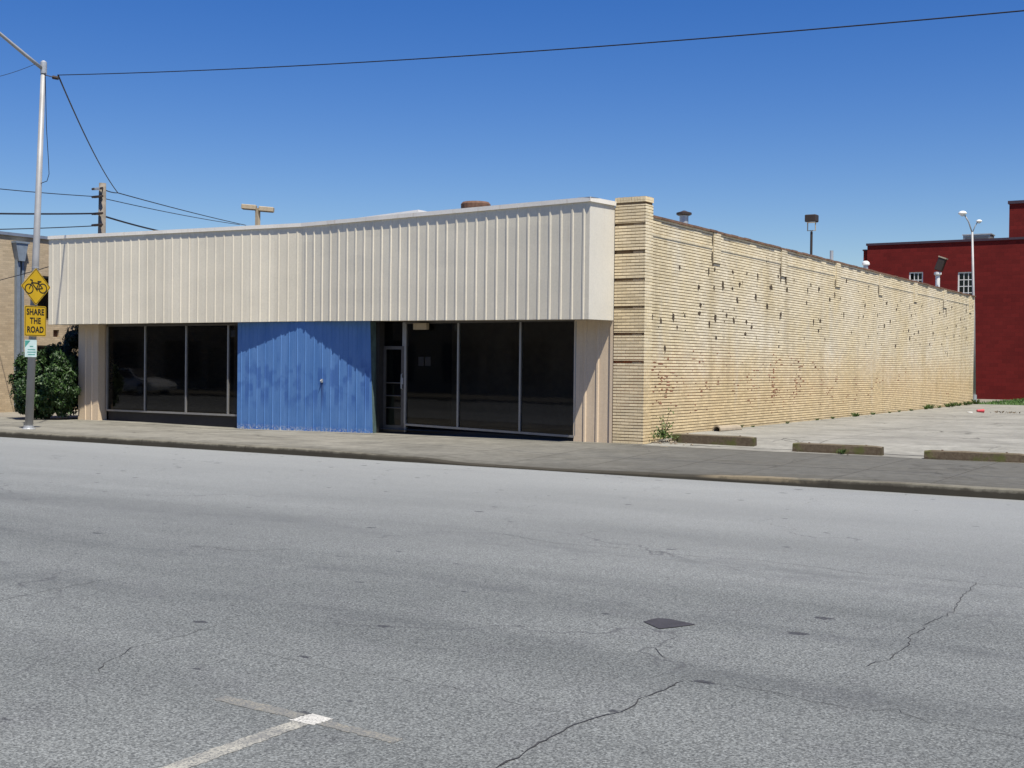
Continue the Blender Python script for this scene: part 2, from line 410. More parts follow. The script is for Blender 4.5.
def m_mark():
    k = MK('worn_line_paint', .85, .2)
    c = k.mix(k.ramp(k.noise(9, 5, .7), .42, .62), (.34, .33, .285), (.175, .175, .165))
    c = k.mix(k.ramp(k.noise(70, 3, .7), .48, .60), c, (.125, .128, .127))
    return k.col(c).m
M['marking'] = m_mark()
def m_mark2():
    k = MK('ghost_line_paint', .88, .2)
    c = k.mix(k.ramp(k.noise(9, 5, .7), .4, .6), (.235, .222, .182), (.165, .166, .158))
    c = k.mix(k.ramp(k.noise(62, 3, .75), .44, .56), c, (.125, .128, .126))
    return k.col(c).m
M['ghost'] = m_mark2()
def m_mark3():
    k = MK('bright_line_paint', .85, .2)
    c = k.mix(k.ramp(k.noise(22, 5, .7), .4, .62), (.52, .51, .47), (.36, .355, .33))
    return k.col(k.mix(k.ramp(k.noise(75, 3, .7), .54, .64), c, (.15, .15, .15))).bump(k.noise(62, 3, .75), .5, .01).m
M['fresh'] = m_mark3()

# ================================================================ SETTING
bm = B(); quad(bm, (-900, -900, -.06), (900, -900, -.06), (900, 900, -.06), (-900, 900, -.06)); struct('ground', bm, M['dirt'])
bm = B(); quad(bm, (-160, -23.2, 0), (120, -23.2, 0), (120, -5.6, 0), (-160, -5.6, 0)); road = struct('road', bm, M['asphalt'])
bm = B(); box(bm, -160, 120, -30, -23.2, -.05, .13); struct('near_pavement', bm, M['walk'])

KT = [(-60, .13), (-4.5, .13), (-2, .09), (-.9, .035), (.8, .03), (3, .06), (5, .11), (7, .14), (60, .14)]
FT = [(-60, .1), (-17, .1), (-12, .06), (-7.5, .10), (-2, .14), (0, .15), (60, .15)]
def H(x, y):
    k = lerp_table(KT, x)
    z = k + (lerp_table(FT, x) - k) * smooth01(-5.5, -1.2, y)
    if x > -.5 and y > -.4:
        z += .15 * smooth01(.1, 2.0, y) + .05 * max(0, min(1, y / 33))
    return z
def sheet(name, xs, ys, m, f=H, dz=0):
    bm = B(); g = [[bm.verts.new((x, y, f(x, y) + dz)) for y in ys] for x in xs]
    for i in range(len(xs) - 1):
        for j in range(len(ys) - 1): bm.faces.new((g[i][j], g[i + 1][j], g[i + 1][j + 1], g[i][j + 1]))
    return struct(name, bm, m)
def rng(a, b, s):
    n = max(1, round((b - a) / s)); return [a + (b - a) * i / n for i in range(n + 1)]
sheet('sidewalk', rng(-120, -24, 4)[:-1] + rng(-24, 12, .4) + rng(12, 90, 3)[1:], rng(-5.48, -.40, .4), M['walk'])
sheet('entry_pavement', rng(-18.4, -.03, .5), rng(-.35, 1.2, .3), M['walk'])
sheet('parking_lot', rng(0, 12, .5) + rng(12, 70, 3)[1:], rng(-.35, 2, .2) + rng(2, 33, 1.2)[1:], M['lot'])
sheet('alley', rng(-34, -18.4, 1.5), rng(-.35, 40, 2), M['alley'])
sheet('rear_yard', rng(-18.4, 0, 2), rng(33.3, 46, 2), M['alley'], lambda x, y: .3)
# kerb: real step with a worn, rounded nose
bm = B(); xs = rng(-120, -24, 4)[:-1] + rng(-24, 12, .3) + rng(12, 90, 3)[1:]; prof = None; rows = []
for x in xs:
    k = lerp_table(KT, x); j = .014 * mnoise.noise(Vector((x * 1.7, 0, 0))) - .03 * max(0, mnoise.noise(Vector((x * 3.1, 7, 0))) - .15); w = .02 * mnoise.noise(Vector((x * .9, 5, 0)))
    rows.append([bm.verts.new(p) for p in ((x, -5.68 + w, -.02), (x, -5.67 + w, k * .6), (x, -5.66 + w, k - .012 + j), (x, -5.64 + w, k + .003 + j), (x, -5.475, k + .004))])
for a, b in zip(rows, rows[1:]):
    for i in range(4): bm.faces.new((a[i], b[i], b[i + 1], a[i + 1]))
struct('kerb', bm, M['kerb'])
# gutter strip of grit lying against the kerb
def strip(pts, widths, z, m, name, parent, jit=.0):
    bm = B(); L = []; n = len(pts)
    for i, p in enumerate(pts):
        a = Vector(pts[max(0, i - 1)]); b = Vector(pts[min(n - 1, i + 1)]); t = (b - a).normalized(); nrm = Vector((-t.y, t.x))
        w = widths[i] if isinstance(widths, list) else widths
        o = nrm * w / 2; j = Vector((random.uniform(-jit, jit), random.uniform(-jit, jit)))
        q = Vector(p) + j
        L.append((bm.verts.new((q.x - o.x, q.y - o.y, z)), bm.verts.new((q.x + o.x, q.y + o.y, z))))
    for (a, b), (c, d) in zip(L, L[1:]): bm.faces.new((a, c, d, b))
    return obj(name, bm, m, parent)
def wander(pts, step=.12, amp=.03, seed=1):
    out = []
    for (a, b) in zip(pts, pts[1:]):
        a = Vector(a); b = Vector(b); n = max(2, int((b - a).length / step))
        for i in range(n):
            p = a + (b - a) * i / n
            out.append((p.x + amp * mnoise.noise(Vector((p.x * 2.1, p.y * 2.1, seed))) + amp * 1.0 * mnoise.noise(Vector((p.x * 9, p.y * 9, seed + 3))),
                        p.y + amp * mnoise.noise(Vector((p.x * 2.1, p.y * 2.1, seed + 7))) + amp * 1.0 * mnoise.noise(Vector((p.x * 9, p.y * 9, seed + 11)))))
    out.append(tuple(pts[-1])); return out
def crack(pts, w, seed, amp=.04):
    q = wander(pts, .05, amp, seed)
    ws = [max(.002, w * (.65 + .8 * mnoise.noise(Vector((i * .35, seed, 0))))) for i in range(len(q))]
    ws[0] = ws[-1] = .001
    strip(q, ws, .004, M['crack'], 'crack', road, .004)
CRACKS = [([(8.71,-19.57),(8.69,-19.18),(8.71,-18.60),(8.71,-18.15),(8.77,-17.67)],0.016),
 ([(8.77,-17.67),(9.07,-17.60),(9.30,-17.65),(9.52,-17.68),(9.77,-17.70),(9.94,-17.60),(10.15,-17.73),(10.35,-17.71),(10.61,-17.78),(11.04,-17.79)],0.008),
 ([(6.20,-18.55),(6.89,-18.58),(7.54,-18.56),(7.91,-18.57),(8.23,-18.60),(8.45,-18.64),(8.68,-18.59)],0.005),
 ([(3.54,-18.87),(3.52,-18.37),(3.43,-17.82),(3.48,-17.04)],0.009),
 ([(5.83,-19.39),(5.68,-19.11),(5.53,-18.88),(5.50,-18.48),(5.46,-18.04)],0.008),
 ([(9.46,-13.20),(9.49,-13.70),(9.55,-14.28),(9.59,-14.68),(9.54,-15.28),(9.54,-15.68),(9.61,-15.96),(9.58,-16.49),(9.54,-16.74)],0.01),
 ([(3.94,-13.24),(4.55,-12.99),(5.35,-13.25),(5.92,-13.18),(6.50,-13.17),(6.95,-13.23),(7.54,-13.11),(8.14,-13.18),(8.57,-13.27),(8.95,-13.20),(9.98,-13.24)],0.012),
 ([(8.24,-17.01),(8.35,-17.14),(8.45,-17.23)],0.01),
 ([(2.56,-15.55),(3.26,-15.45),(3.56,-15.07)],0.012)]
for i, (pts, w) in enumerate(CRACKS): crack(pts, w * .75, i * 3 + 1)
bm = B(); q = wander([(.9, .30), (14, .27), (30, .3)], .12, .05, 77); L_ = []
for i, (x, y) in enumerate(q):
    w = max(.004, .018 + .022 * mnoise.noise(Vector((x * 1.3, 2, 0)))); L_.append((bm.verts.new((x, y - w, H(x, y - w) + .006)), bm.verts.new((x, y + w, H(x, y + w) + .006))))
for (a, b), (c, d) in zip(L_, L_[1:]): bm.faces.new((a, c, d, b))
struct('slab_joint', bm, M['crack'])
# worn parking-stall T and the tar patch
def worn(poly, name, m, z=.002, n=10):
    bm = B(); a, b, c, d = [Vector(p) for p in poly]; L = []; n *= 3
    for i in range(n + 1):
        t = i / n; p = a.lerp(d, t); q = b.lerp(c, t); e = .008
        L.append((bm.verts.new((p.x + random.uniform(-e, e), p.y + random.uniform(-e, e), z)), bm.verts.new((q.x + random.uniform(-e, e), q.y + random.uniform(-e, e), z))))
    for (p, q), (r, s) in zip(L, L[1:]): bm.faces.new((p, q, s, r))
    bmesh.ops.recalc_face_normals(bm, faces=bm.faces[:])
    for f in bm.faces:
        if f.normal.z < 0: f.normal_flip()
    return obj(name, bm, m, road)
worn([(6.83, -19.47), (6.83, -19.37), (7.43, -19.40), (7.43, -19.50)], 'painted_line', M['ghost'])
worn([(7.60, -19.51), (7.60, -19.43), (8.1, -19.47), (8.1, -19.55)], 'painted_line', M['ghost'])
worn([(7.43, -19.53), (7.59, -19.53), (7.60, -19.39), (7.45, -19.38)], 'painted_line', M['fresh'], n=6)
worn([(7.45, -19.53), (7.56, -19.53), (7.60, -22.4), (7.48, -22.4)], 'painted_line', M['marking'], n=40)
bm = B(); pp = [(7.84,-16.30),(7.87,-16.13),(7.96,-16.11),(8.19,-16.18),(8.11,-16.34),(8.04,-16.46)]
f = bm.faces.new([bm.verts.new((x, y, .005)) for x, y in pp])
bmesh.ops.recalc_face_normals(bm, faces=bm.faces[:])
for f in bm.faces:
    if f.normal.z < 0: f.normal_flip()
obj('asphalt_patch', bm, M['patch'], road)

# ================================================================ STOREFRONT BUILDING
bld = thing('storefront_building', 'vacant cream storefront with ribbed metal fascia and long painted brick side wall', 'building')
RH = .0675
def shifted(*a):
    o = obj(*a); o.location.x = -.09; return o
def course_wall(bm, u0, u1, z0, z1, place, face, recess=.02, jt=.015, segs=1):
    """brick courses as real relief; place(u, off, z) -> point; material 0 brick, 1 joint"""
    n0 = math.floor(z0 / RH); n1 = math.ceil(z1 / RH)
    us = rng(u0, u1, 1.5) if segs else [u0, u1]
    prof = []
    for i in range(n0, n1):
        a = max(z0, i * RH); b = min(z1, (i + 1) * RH)
        if b - a < .02: continue
        prof += [(-recess, a), (-recess, a + jt), (0, a + jt + .002), (0, b - .001), (-recess, b - .001)]
    for ua, ub in zip(us, us[1:]):
        pa = [bm.verts.new(place(ua, o, z)) for o, z in prof]; pb = [bm.verts.new(place(ub, o, z)) for o, z in prof]
        for i in range(len(prof) - 1):
            if (prof[i][1] == prof[i + 1][1]) and prof[i][0] == prof[i + 1][0]: continue
            f = bm.faces.new((pa[i], pb[i], pb[i + 1], pa[i + 1])); m = i % 5
            f.material_index = 0 if m in (1, 2, 3) else 1
# long side wall x = 0
bm = B()
course_wall(bm, .0, 33.3, .0, 5.06, lambda u, o, z: (o, u, z), 0)
sw = shifted('brick_wall', bm, [M['brick_side'], M['joint']], bld)
bm = B(); box(bm, -.35, -.112, .02, 33.28, -.05, 5.05); box(bm, -18.3, -.36, 33.0, 33.28, -.05, 5.05); box(bm, -18.3, -18.0, .36, 32.98, -.05, 5.05)
obj('wall', bm, M['tanbrick'], bld)
bm = B(); box(bm, -17.98, -.37, 1.4, 32.98, 4.6, 4.75); obj('roof', bm, M['roof'], bld)
# parapet: coping tiles, ledge and little piers
bm = B()
for i in range(74):
    y0 = .40 + i * .4455; j = random.uniform(-.008, .008)
    box(bm, -.32, .035 + random.uniform(-.012, .012), y0, y0 + .436, 5.06 + j, 5.11 + j)
shifted('coping', bm, M['coping_brown'], bld)
bm = B(); y0 = .39
for py in (4.0, 8.75, 13.6, 18.35, 23.0, 27.7, 32.45):
    course_wall(bm, y0, py - .26, 4.655, 4.655 + RH * 1.02, lambda u, o, z: (.014 + o, u, z), 0)
    box(bm, -.001, .012, y0, py - .26, 4.66, 4.72, mi=0)
    y0 = py + .26
shifted('brick_ledge', bm, [M['brick_side'], M['joint']], bld)
for py in (4.0, 8.75, 13.6, 18.35, 23.0, 27.7, 32.45):
    bm = B(); course_wall(bm, py - .22, py + .22, 4.32, 5.06, lambda u, o, z: (.026 + o, u, z), 0, segs=0)
    for s in (-.22, .22): quad(bm, (0, py + s, 4.32), (.022, py + s, 4.32), (.022, py + s, 5.06), (0, py + s, 5.06))
    quad(bm, (0, py - .22, 4.325), (.022, py - .22, 4.325), (.022, py + .22, 4.325), (0, py + .22, 4.325), 1)
    shifted('brick_pier', bm, [M['brick_side'], M['joint']], bld)
# scars where paint and brick face have come away
DARK = [(1.86,4.08),(3.54,4.11),(3.90,4.18),(5.06,4.20),(6.02,4.23),(6.78,4.22),(2.96,3.71),(3.88,3.74),(4.43,3.84),(5.53,3.92),(7.72,3.98),(9.03,3.98),(6.66,3.66),(5.36,3.53),(7.50,3.46),(10.71,3.71),(12.86,3.91),(3.07,3.29),(3.02,3.09),(2.18,3.00),(1.55,2.95),(0.90,2.84),(0.45,2.92),(1.77,2.72),(3.99,3.02),(3.62,2.87),(4.69,3.11),(5.17,3.00),(6.02,2.99),(11.35,3.20),(11.96,3.23),(11.82,2.95),(4.05,2.54),(6.39,2.87),(5.96,2.69),(1.13,2.23),(11.06,4.24),(11.78,4.16),(13.32,4.09),(8.56,3.28),(16.94,4.55),(19.19,4.12),(20.55,4.10),(20.41,3.94),(22.22,4.14),(22.46,3.83),(16.55,3.91),(18.04,3.65),(16.36,3.53),(19.62,3.50),(18.88,3.30),(23.01,4.34),(26.85,4.09),(28.94,4.41),(30.35,4.66),(31.64,4.61),(32.88,4.63),(27.61,3.99),(25.71,3.66),(25.81,3.27),(25.30,2.83),(27.30,2.87),(23.57,3.25),(22.92,3.15),(22.30,2.97),(22.12,3.25),(28.21,3.56),(29.43,3.24),(29.80,3.69),(30.61,3.97),(31.71,3.63),(31.82,3.25),(28.29,2.49),(20.34,2.65),(31.65,4.39),(31.38,4.04),(7.41,4.70),(7.83,3.97),(9.04,4.01),(10.79,4.08),(11.83,4.17),(12.82,3.92),(14.47,4.57),(14.26,3.51),(19.08,4.11)]
RED = [(0.60,1.92),(0.61,1.81),(3.06,1.94),(1.32,1.48),(1.77,1.62),(0.89,1.44),(0.57,1.27),(1.22,1.26),(1.22,1.14),(0.73,1.07),(3.48,1.46),(6.14,1.59),(6.66,1.62),(6.59,1.35),(5.51,1.38),(8.03,2.18),(8.28,1.99),(8.05,1.70),(8.38,1.50),(8.31,1.25),(8.32,1.08),(10.06,2.00),(10.26,1.53),(9.82,1.47),(9.71,1.15),(10.27,1.32),(11.58,1.86),(13.55,1.45),(3.20,1.25),(4.21,1.47),(6.39,0.92),(8.90,0.90),(2.85,0.94),(12.85,1.11),(10.11,1.60),(9.69,1.15),(11.58,1.87),(15.45,1.48),(15.76,0.99),(13.57,1.44),(17.37,0.91),(18.43,1.38),(17.66,1.25),(21.79,1.73),(20.91,1.58),(28.55,0.74),(14.65,0.93),(12.19,1.49),(10.09,2.02)]
def blob(bm, y, z, w, h, x=.0022, n=9):
    ph = random.random() * 9
    vs = [bm.verts.new((x, y + w * math.cos(a) * r, z + h * math.sin(a) * r)) for a, r in
          [(2 * math.pi * i / n, .65 + .5 * random.random()) for i in range(n)]]
    f = bm.faces.new(vs); f.normal_update()
    if f.normal.x < 0: f.normal_flip()
bm = B()
for y, z in DARK:
    h = random.uniform(.045, .10); w = random.uniform(.045, .10)
    blob(bm, y, z, w, h)
    if random.random() < .6: blob(bm, y + random.uniform(-.03, .03), z - h * .8, w * .45, h * .7, .0026)
    if random.random() < .35: blob(bm, y + random.uniform(-.25, .25), z + random.uniform(-.15, .15), w * .4, h * .35, .0028)
for i in range(70):
    y = random.uniform(14, 33) if random.random() < .65 else random.uniform(1, 14); z = random.uniform(2.4, 4.6)
    blob(bm, y, z, random.uniform(.02, .05), random.uniform(.02, .06), .003)
for py, zt, h in ((3.75, 4.45, .16), (3.77, 4.85, .16), (8.5, 4.42, .22), (8.54, 4.75, .12), (8.92, 4.25, .10), (13.35, 4.45, .15), (18.1, 4.5, .2), (27.45, 4.4, .25), (27.95, 4.2, .2)):
    blob(bm, py, zt, .08, h, .0032); blob(bm, py + .03, zt - h * .8, .05, h * .5, .0034)
shifted('weathered_hole', bm, M['mark_dark'], bld)['kind'] = 'stuff'
bm = B()
for y, z in RED:
    blob(bm, y, z, random.uniform(.04, .10), random.uniform(.012, .028))
    for q in range(3):
        if random.random() < .6: blob(bm, y + random.uniform(-.4, .4), z + RH * random.choice((-2, -1, 1, 2)), random.uniform(.03, .16), random.uniform(.008, .02), .0025)
for q in range(70): blob(bm, random.uniform(.3, 13), random.uniform(.7, 2.2), random.uniform(.02, .07), random.uniform(.006, .016), .0035 + q * .00005)
for cy, cz in ((8.0, 1.5), (9.9, 1.5), (8.05, 1.2), (1.0, 1.4)):
    for q in range(16): blob(bm, random.gauss(cy, .18), random.gauss(cz, .3), random.uniform(.02, .07), random.uniform(.01, .03), .003 + q * .0001)
shifted('paint_loss', bm, M['mark_red'], bld)['kind'] = 'stuff'

# corner pier with five recessed courses and soldier cap
bm = B(); grooves = [4.88, 4.29, 3.69, 3.09, 2.51, 1.905]; edges = [-.05]
for g in sorted(grooves): edges += [g - .022, g + .022]
edges.append(5.31)
for i in range(0, len(edges), 2):
    a, b = edges[i], edges[i + 1]
    course_wall(bm, -.70, .032, a, b, lambda u, o, z: (u, -o * .55, z), 0, segs=0)
for g in grooves:
    quad(bm, (-.70, .028, g - .022), (.0, .028, g - .022), (.0, .028, g + .022), (-.70, .028, g + .022), 1)
    quad(bm, (-.70, .0, g + .0225), (.03, .0, g + .0225), (.03, .028, g + .0225), (-.70, .028, g + .0225), 1)
shifted('corner_pier', bm, [M['brick_front'], M['joint']], bld)
bm = B()
course_wall(bm, .0, .38, -.05, 5.31, lambda u, o, z: (.032 + o * .8, u, z), 0, segs=0)
quad(bm, (.03, .38, 0), (0, .38, 0), (0, .38, 5.31), (.03, .38, 5.31)); quad(bm, (-.3, .38, 5), (.03, .38, 5), (.03, .38, 5.31), (-.3, .38, 5.31))
quad(bm, (-.70, 0, 4.9), (-.70, .38, 4.9), (-.70, .38, 5.31), (-.70, 0, 5.31)); box(bm, -.695, .02, .05, .37, -.05, 5.30)
shifted('corner_pier_side', bm, [M['brick_side'], M['joint']], bld)
bm = B(); box(bm, -.685, .015, .015, .365, 5.31, 5.362, mi=1)
for i in range(11):
    x0 = -.705 + i * .0672; box(bm, x0 + .003, x0 + .064, -.008, .10, 5.363, 5.475 + random.uniform(-.003, .003), mi=0)
for i in range(4):
    y0 = .104 + i * .07; box(bm, -.06, .040, y0, y0 + .066, 5.363, 5.475 + random.uniform(-.003, .003), mi=0)
box(bm, -.7, -.065, .104, .38, 5.363, 5.468, mi=0)
shifted('soldier_cap', bm, [M['brick_front'], M['joint']], bld)

# ---- V-shaped metal fascia
FR, FM, FL = Vector((-.93, -.90)), Vector((-9.80, .085)), Vector((-18.72, -.68))
ZT = 5.305
def ribbed(name, a, b, za, zb, n, hgt=.016):
    t = (b - a).normalized(); nr = Vector((t.y, -t.x))
    if nr.y > 0: nr = -nr
    L = (b - a).length; bm = B()
    P = [(0, 0)]; sp = L / n
    for i in range(n):
        c = (i + .5) * sp; P += [(c - .034, 0), (c - .018, hgt), (c + .018, hgt), (c + .034, 0)]
        if i < n - 1: P += [(c + sp * .5, .0)]
    P.append((L, 0)); lo = []; hi = []
    for s, o in P:
        q = a + t * s + nr * (o + .004 * mnoise.noise(Vector((s * 1.3, 3, 0)))); zl = za + (zb - za) * s / L
        lo.append((q.x, q.y, zl)); hi.append((q.x, q.y, ZT))
    zs = 6; cols = []
    for (l, h), (s, o) in zip(zip(lo, hi), P):
        cols.append([bm.verts.new((l[0] + nr.x * d, l[1] + nr.y * d, l[2] + (h[2] - l[2]) * k / zs))
                     for k in range(zs + 1) for d in [.006 * mnoise.noise(Vector((s * .8, k * .7, 9 + a.x)))]])
    for p, q in zip(cols, cols[1:]):
        for k in range(zs): bm.faces.new((p[k], q[k], q[k + 1], p[k + 1]))
    bmesh.ops.recalc_face_normals(bm, faces=bm.faces[:])
    o = obj(name, bm, M['fascia'], bld); o['label'] = None
    del o['label']; return o
fr = ribbed('metal_fascia', FR, FM, 2.81, 2.885, 30); fl = ribbed('metal_fascia', FL, FM, 2.85, 2.885, 30, .011)
bm = B(); e = Vector((-.80, -.002))
for (a, b, za, zb) in ((FR, e, 2.81, 2.815), (FL, Vector((-18.72, .34)), 2.85, 2.85)):
    bm = B(); quad(bm, (a.x, a.y, za), (b.x, b.y, zb), (b.x, b.y, ZT), (a.x, a.y, ZT)); obj('end_cap', bm, M['cap'], bld)
bm = B()   # soffit and the closed top behind the fascia
prev = [(FR.x, FR.y, 2.82), (-.80, -.004, 2.825), (-.80, 1.3, 2.86), (FM.x, 1.3, 2.9), (FM.x, FM.y, 2.892)]
bm.faces.new([bm.verts.new(p) for p in prev])
bm.faces.new([bm.verts.new(p) for p in ((FL.x, FL.y, 2.86), (FM.x, FM.y, 2.892), (FM.x, 1.3, 2.9), (FL.x, 1.3, 2.87))])
obj('soffit', bm, M['soffit'], bld)
bm = B()   # white coping trim, folded over the top edge
def trimseg(a, b, out=.045):
    t = (b - a).normalized(); nr = Vector((t.y, -t.x))
    if nr.y > 0 and abs(t.x) > .5: nr = -nr
    if abs(t.x) < .5 and nr.x * (1 if a.x > -5 else -1) < 0: nr = -nr
    a2 = a + nr * out; b2 = b + nr * out; ai = a - nr * .3; bi = b - nr * .3
    quad(bm, (a2.x, a2.y, 5.30), (b2.x, b2.y, 5.30), (b2.x, b2.y, 5.395), (a2.x, a2.y, 5.395))
    quad(bm, (a2.x, a2.y, 5.395), (b2.x, b2.y, 5.395), (bi.x, bi.y, 5.40), (ai.x, ai.y, 5.40))
    quad(bm, (a2.x, a2.y, 5.30), (b2.x, b2.y, 5.30), (b.x, b.y, 5.305), (a.x, a.y, 5.305))
trimseg(FR + Vector((.052, -.006)), FM); trimseg(FM, FL); trimseg(FR + Vector((-.006, -.05)), Vector((-.80, -.002)), .04)
trimseg(FL, Vector((-18.72, .34)), .03)
bmesh.ops.recalc_face_normals(bm, faces=bm.faces[:])
obj('coping_trim', bm, M['trim'], bld)
bm = B(); prism(bm, [(FR.x - .06, FR.y + .08), (-.86, .3), (-.86, 1.4), (-18.6, 1.4), (-18.6, FL.y + .1), (FM.x, FM.y + .08)], 2.90, 5.29); obj('fascia_backing', bm, M['soffit'], bld)

# ---- flush ribbed side panel beside the pier
bm = B(); x0, x1 = -1.78, -.80; P = [(x0, 0)]
for c in (-1.50, -1.19): P += [(c - .04, 0), (c - .02, .028), (c + .02, .028), (c + .04, 0)]
P += [(x1 - .075, 0), (x1 - .07, .04), (x1, .04)]
for (a, oa), (b, ob) in zip(P, P[1:]):
    quad(bm, (a, .03 - oa, .1), (b, .03 - ob, .1), (b, .03 - ob, 2.83), (a, .03 - oa, 2.83))
box(bm, x0, x1, .035, .3, .05, 2.84)
obj('ribbed_panel', bm, M['splay'], bld)
# left beige column
bm = B(); x0, x1 = -18.31, -17.45; P = [(x0, 0)]
for c in (-18.0, -17.73): P += [(c - .03, 0), (c - .015, .02), (c + .015, .02), (c + .03, 0)]
P.append((x1, 0))
for (a, oa), (b, ob) in zip(P, P[1:]): quad(bm, (a, .05 - oa, .0), (b, .05 - ob, .0), (b, .05 - ob, 2.87), (a, .05 - oa, 2.87))
box(bm, x0 + .001, x1, .052, .36, .0, 2.87)
obj('column', bm, M['splay'], bld)

# ---- storefront glazing
def glazing(a, b, z0a, z0b, ztop, cuts, door=None):
    """a,b plan points left->right; cuts = fractions of mullions"""
    t = (b - a); L = t.length; tn = t / L; nr = Vector((tn.y, -tn.x))
    Mx = Matrix(((tn.x, -nr.x, 0, a.x), (tn.y, -nr.y, 0, a.y), (0, 0, 1, 0), (0, 0, 0, 1)))
    zb = lambda s: z0a + (z0b - z0a) * s / L
    bm = B(); box(bm, 0, L, .045, .10, -.02, min(z0a, z0b) - .052, Mx); obj('bulkhead', bm, M['dark'], bld)
    bm = B()
    vs = box(bm, 0, L, -.035, .06, 0, 0, Mx)
    for v, s in zip(vs, (0, L, L, 0, 0, L, L, 0)): pass
    for i, v in enumerate(vs):
        s = (0, L, L, 0)[i % 4]; v.co.z = zb(s) - (.05 if i < 4 else 0)
    obj('sill', bm, M['alu'], bld)
    fr = B()
    box(fr, 0, L, -.02, .05, ztop - .05, ztop, Mx); obj('frame_head', fr, M['alu_dark'], bld)
    cs = [0] + cuts + [1]
    for c in cs:
        w = .024 if c not in (0, 1) else .03
        fr = B(); s = c * L; box(fr, s - w, s + w, -.025, .05, zb(s) + .001, ztop - .052, Mx); obj('mullion', fr, M['alu'], bld)
    for c0, c1 in zip(cs, cs[1:]):
        bm = B(); s0, s1 = c0 * L + .026, c1 * L - .026
        quad(bm, *[Mx @ Vector(p) for p in ((s0, .015, zb(s0) + .002), (s1, .015, zb(s1) + .002), (s1, .015, ztop - .053), (s0, .015, ztop - .053))])
        obj('pane', bm, M['glass'], bld)
    return Mx, L
glazing(Vector((-17.36, .30)), Vector((-11.9, .30)), .42, .42, 2.86, [(17.36 - 15.78) / 5.46, (17.36 - 14.15) / 5.46, (17.36 - 12.56) / 5.46])
a, b = Vector((-6.80, .53)), Vector((-1.76, .055))
Mx, L = glazing(a, b, .355, .272, 2.86, [(6.80 - 5.12) / 5.04, (6.80 - 3.279) / 5.04])
# glass door at the inner end
dm = B(); DX0, DX1 = -7.50, -6.83
for x0, x1, z0, z1 in ((DX0, DX0 + .07, .14, 2.26), (DX1 - .12, DX1, .14, 2.26), (DX0 + .07, DX1 - .12, .14, .30), (DX0 + .07, DX1 - .12, 2.18, 2.26)):
    box(dm, x0, x1, .545, .60, z0, z1)
door = obj('door', dm, M['alu_dark'], bld)
bm = B(); quad(bm, (DX0 + .07, .575, .30), (DX1 - .12, .575, .30), (DX1 - .12, .575, 2.18), (DX0 + .07, .575, 2.18)); obj('pane', bm, M['glass'], door)
for z in (1.35, 1.03, .73):
    bm = B(); tube(bm, [(DX0 + .06, .53, z), (DX1 - .1, .53, z)], .014, 8); obj('push_bar', bm, M['alu_dark'], door)
bm = B(); tube(bm, [(DX1 - .07, .54, 1.58), (DX1 - .07, .49, 1.56), (DX1 - .07, .48, 1.38), (DX1 - .07, .49, 1.22), (DX1 - .07, .54, 1.2)], .014, 8)
box(bm, DX1 - .095, DX1 - .045, .53, .544, 1.32, 1.48); obj('handle', bm, M['galv'], door)
bm = B(); box(bm, DX1 - .1, DX1 + .05, .56, .62, 2.262, 2.85); box(bm, DX1 + .002, DX1 + .05, .52, .60, .14, 2.26); obj('door_frame', bm, M['alu'], bld)
bm = B(); quad(bm, (DX0, .58, 2.262), (DX1 - .1, .58, 2.262), (DX1 - .1, .58, 2.85), (DX0, .58, 2.85)); obj('transom_pane', bm, M['glass'], bld)
bm = B(); box(bm, DX0 - .3, -1.85, .50, 1.1, -.02, .125); box(bm, DX0 - .1, DX1 + .05, .52, .56, .125, .138); obj('threshold', bm, M['dark'], bld)
# notices taped inside and the small box under the soffit
for s, z, w, h in ((.40, 1.78, .17, .22), (.62, 1.78, .17, .22), (1.53, 2.62, .13, .16)):
    bm = B(); quad(bm, *[Mx @ Vector(p) for p in ((s, .02, z), (s + w, .02, z), (s + w, .02, z + h), (s, .02, z + h))]); obj('notice', bm, M['paper'], bld)
bm = B(); box(bm, -12.5, -12.33, .32, .325, 2.50, 2.68); obj('notice', bm, M['paper'], bld)
bm = B(); box(bm, -6.42, -6.02, .30, .42, 2.66, 2.82); bevel(bm, .01); obj('light_box', bm, M['tan_lamp'], bld)
# dark rooms behind the glass
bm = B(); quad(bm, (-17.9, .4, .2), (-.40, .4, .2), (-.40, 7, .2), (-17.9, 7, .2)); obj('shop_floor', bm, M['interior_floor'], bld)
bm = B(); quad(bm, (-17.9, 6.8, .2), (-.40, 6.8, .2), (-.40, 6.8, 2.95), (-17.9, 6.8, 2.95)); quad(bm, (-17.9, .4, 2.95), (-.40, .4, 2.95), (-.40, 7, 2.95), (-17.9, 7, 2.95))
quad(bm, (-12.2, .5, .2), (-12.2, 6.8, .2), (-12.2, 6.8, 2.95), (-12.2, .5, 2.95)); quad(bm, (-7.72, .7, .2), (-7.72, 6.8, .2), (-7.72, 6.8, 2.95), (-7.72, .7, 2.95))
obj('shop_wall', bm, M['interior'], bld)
bm = B(); quad(bm, (-7.4, 3.4, .2), (-3.6, 3.4, .2), (-3.6, 3.4, 2.95), (-7.4, 3.4, 2.95)); obj('reflection_board', bm, M['soffit'], bld)  # tan board added to stand in for a wall reflected in the panes
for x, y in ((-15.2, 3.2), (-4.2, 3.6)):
    bm = B(); box(bm, x, x + .25, y, y + .25, .2, 2.95); obj('shop_column', bm, M['soffit'], bld)

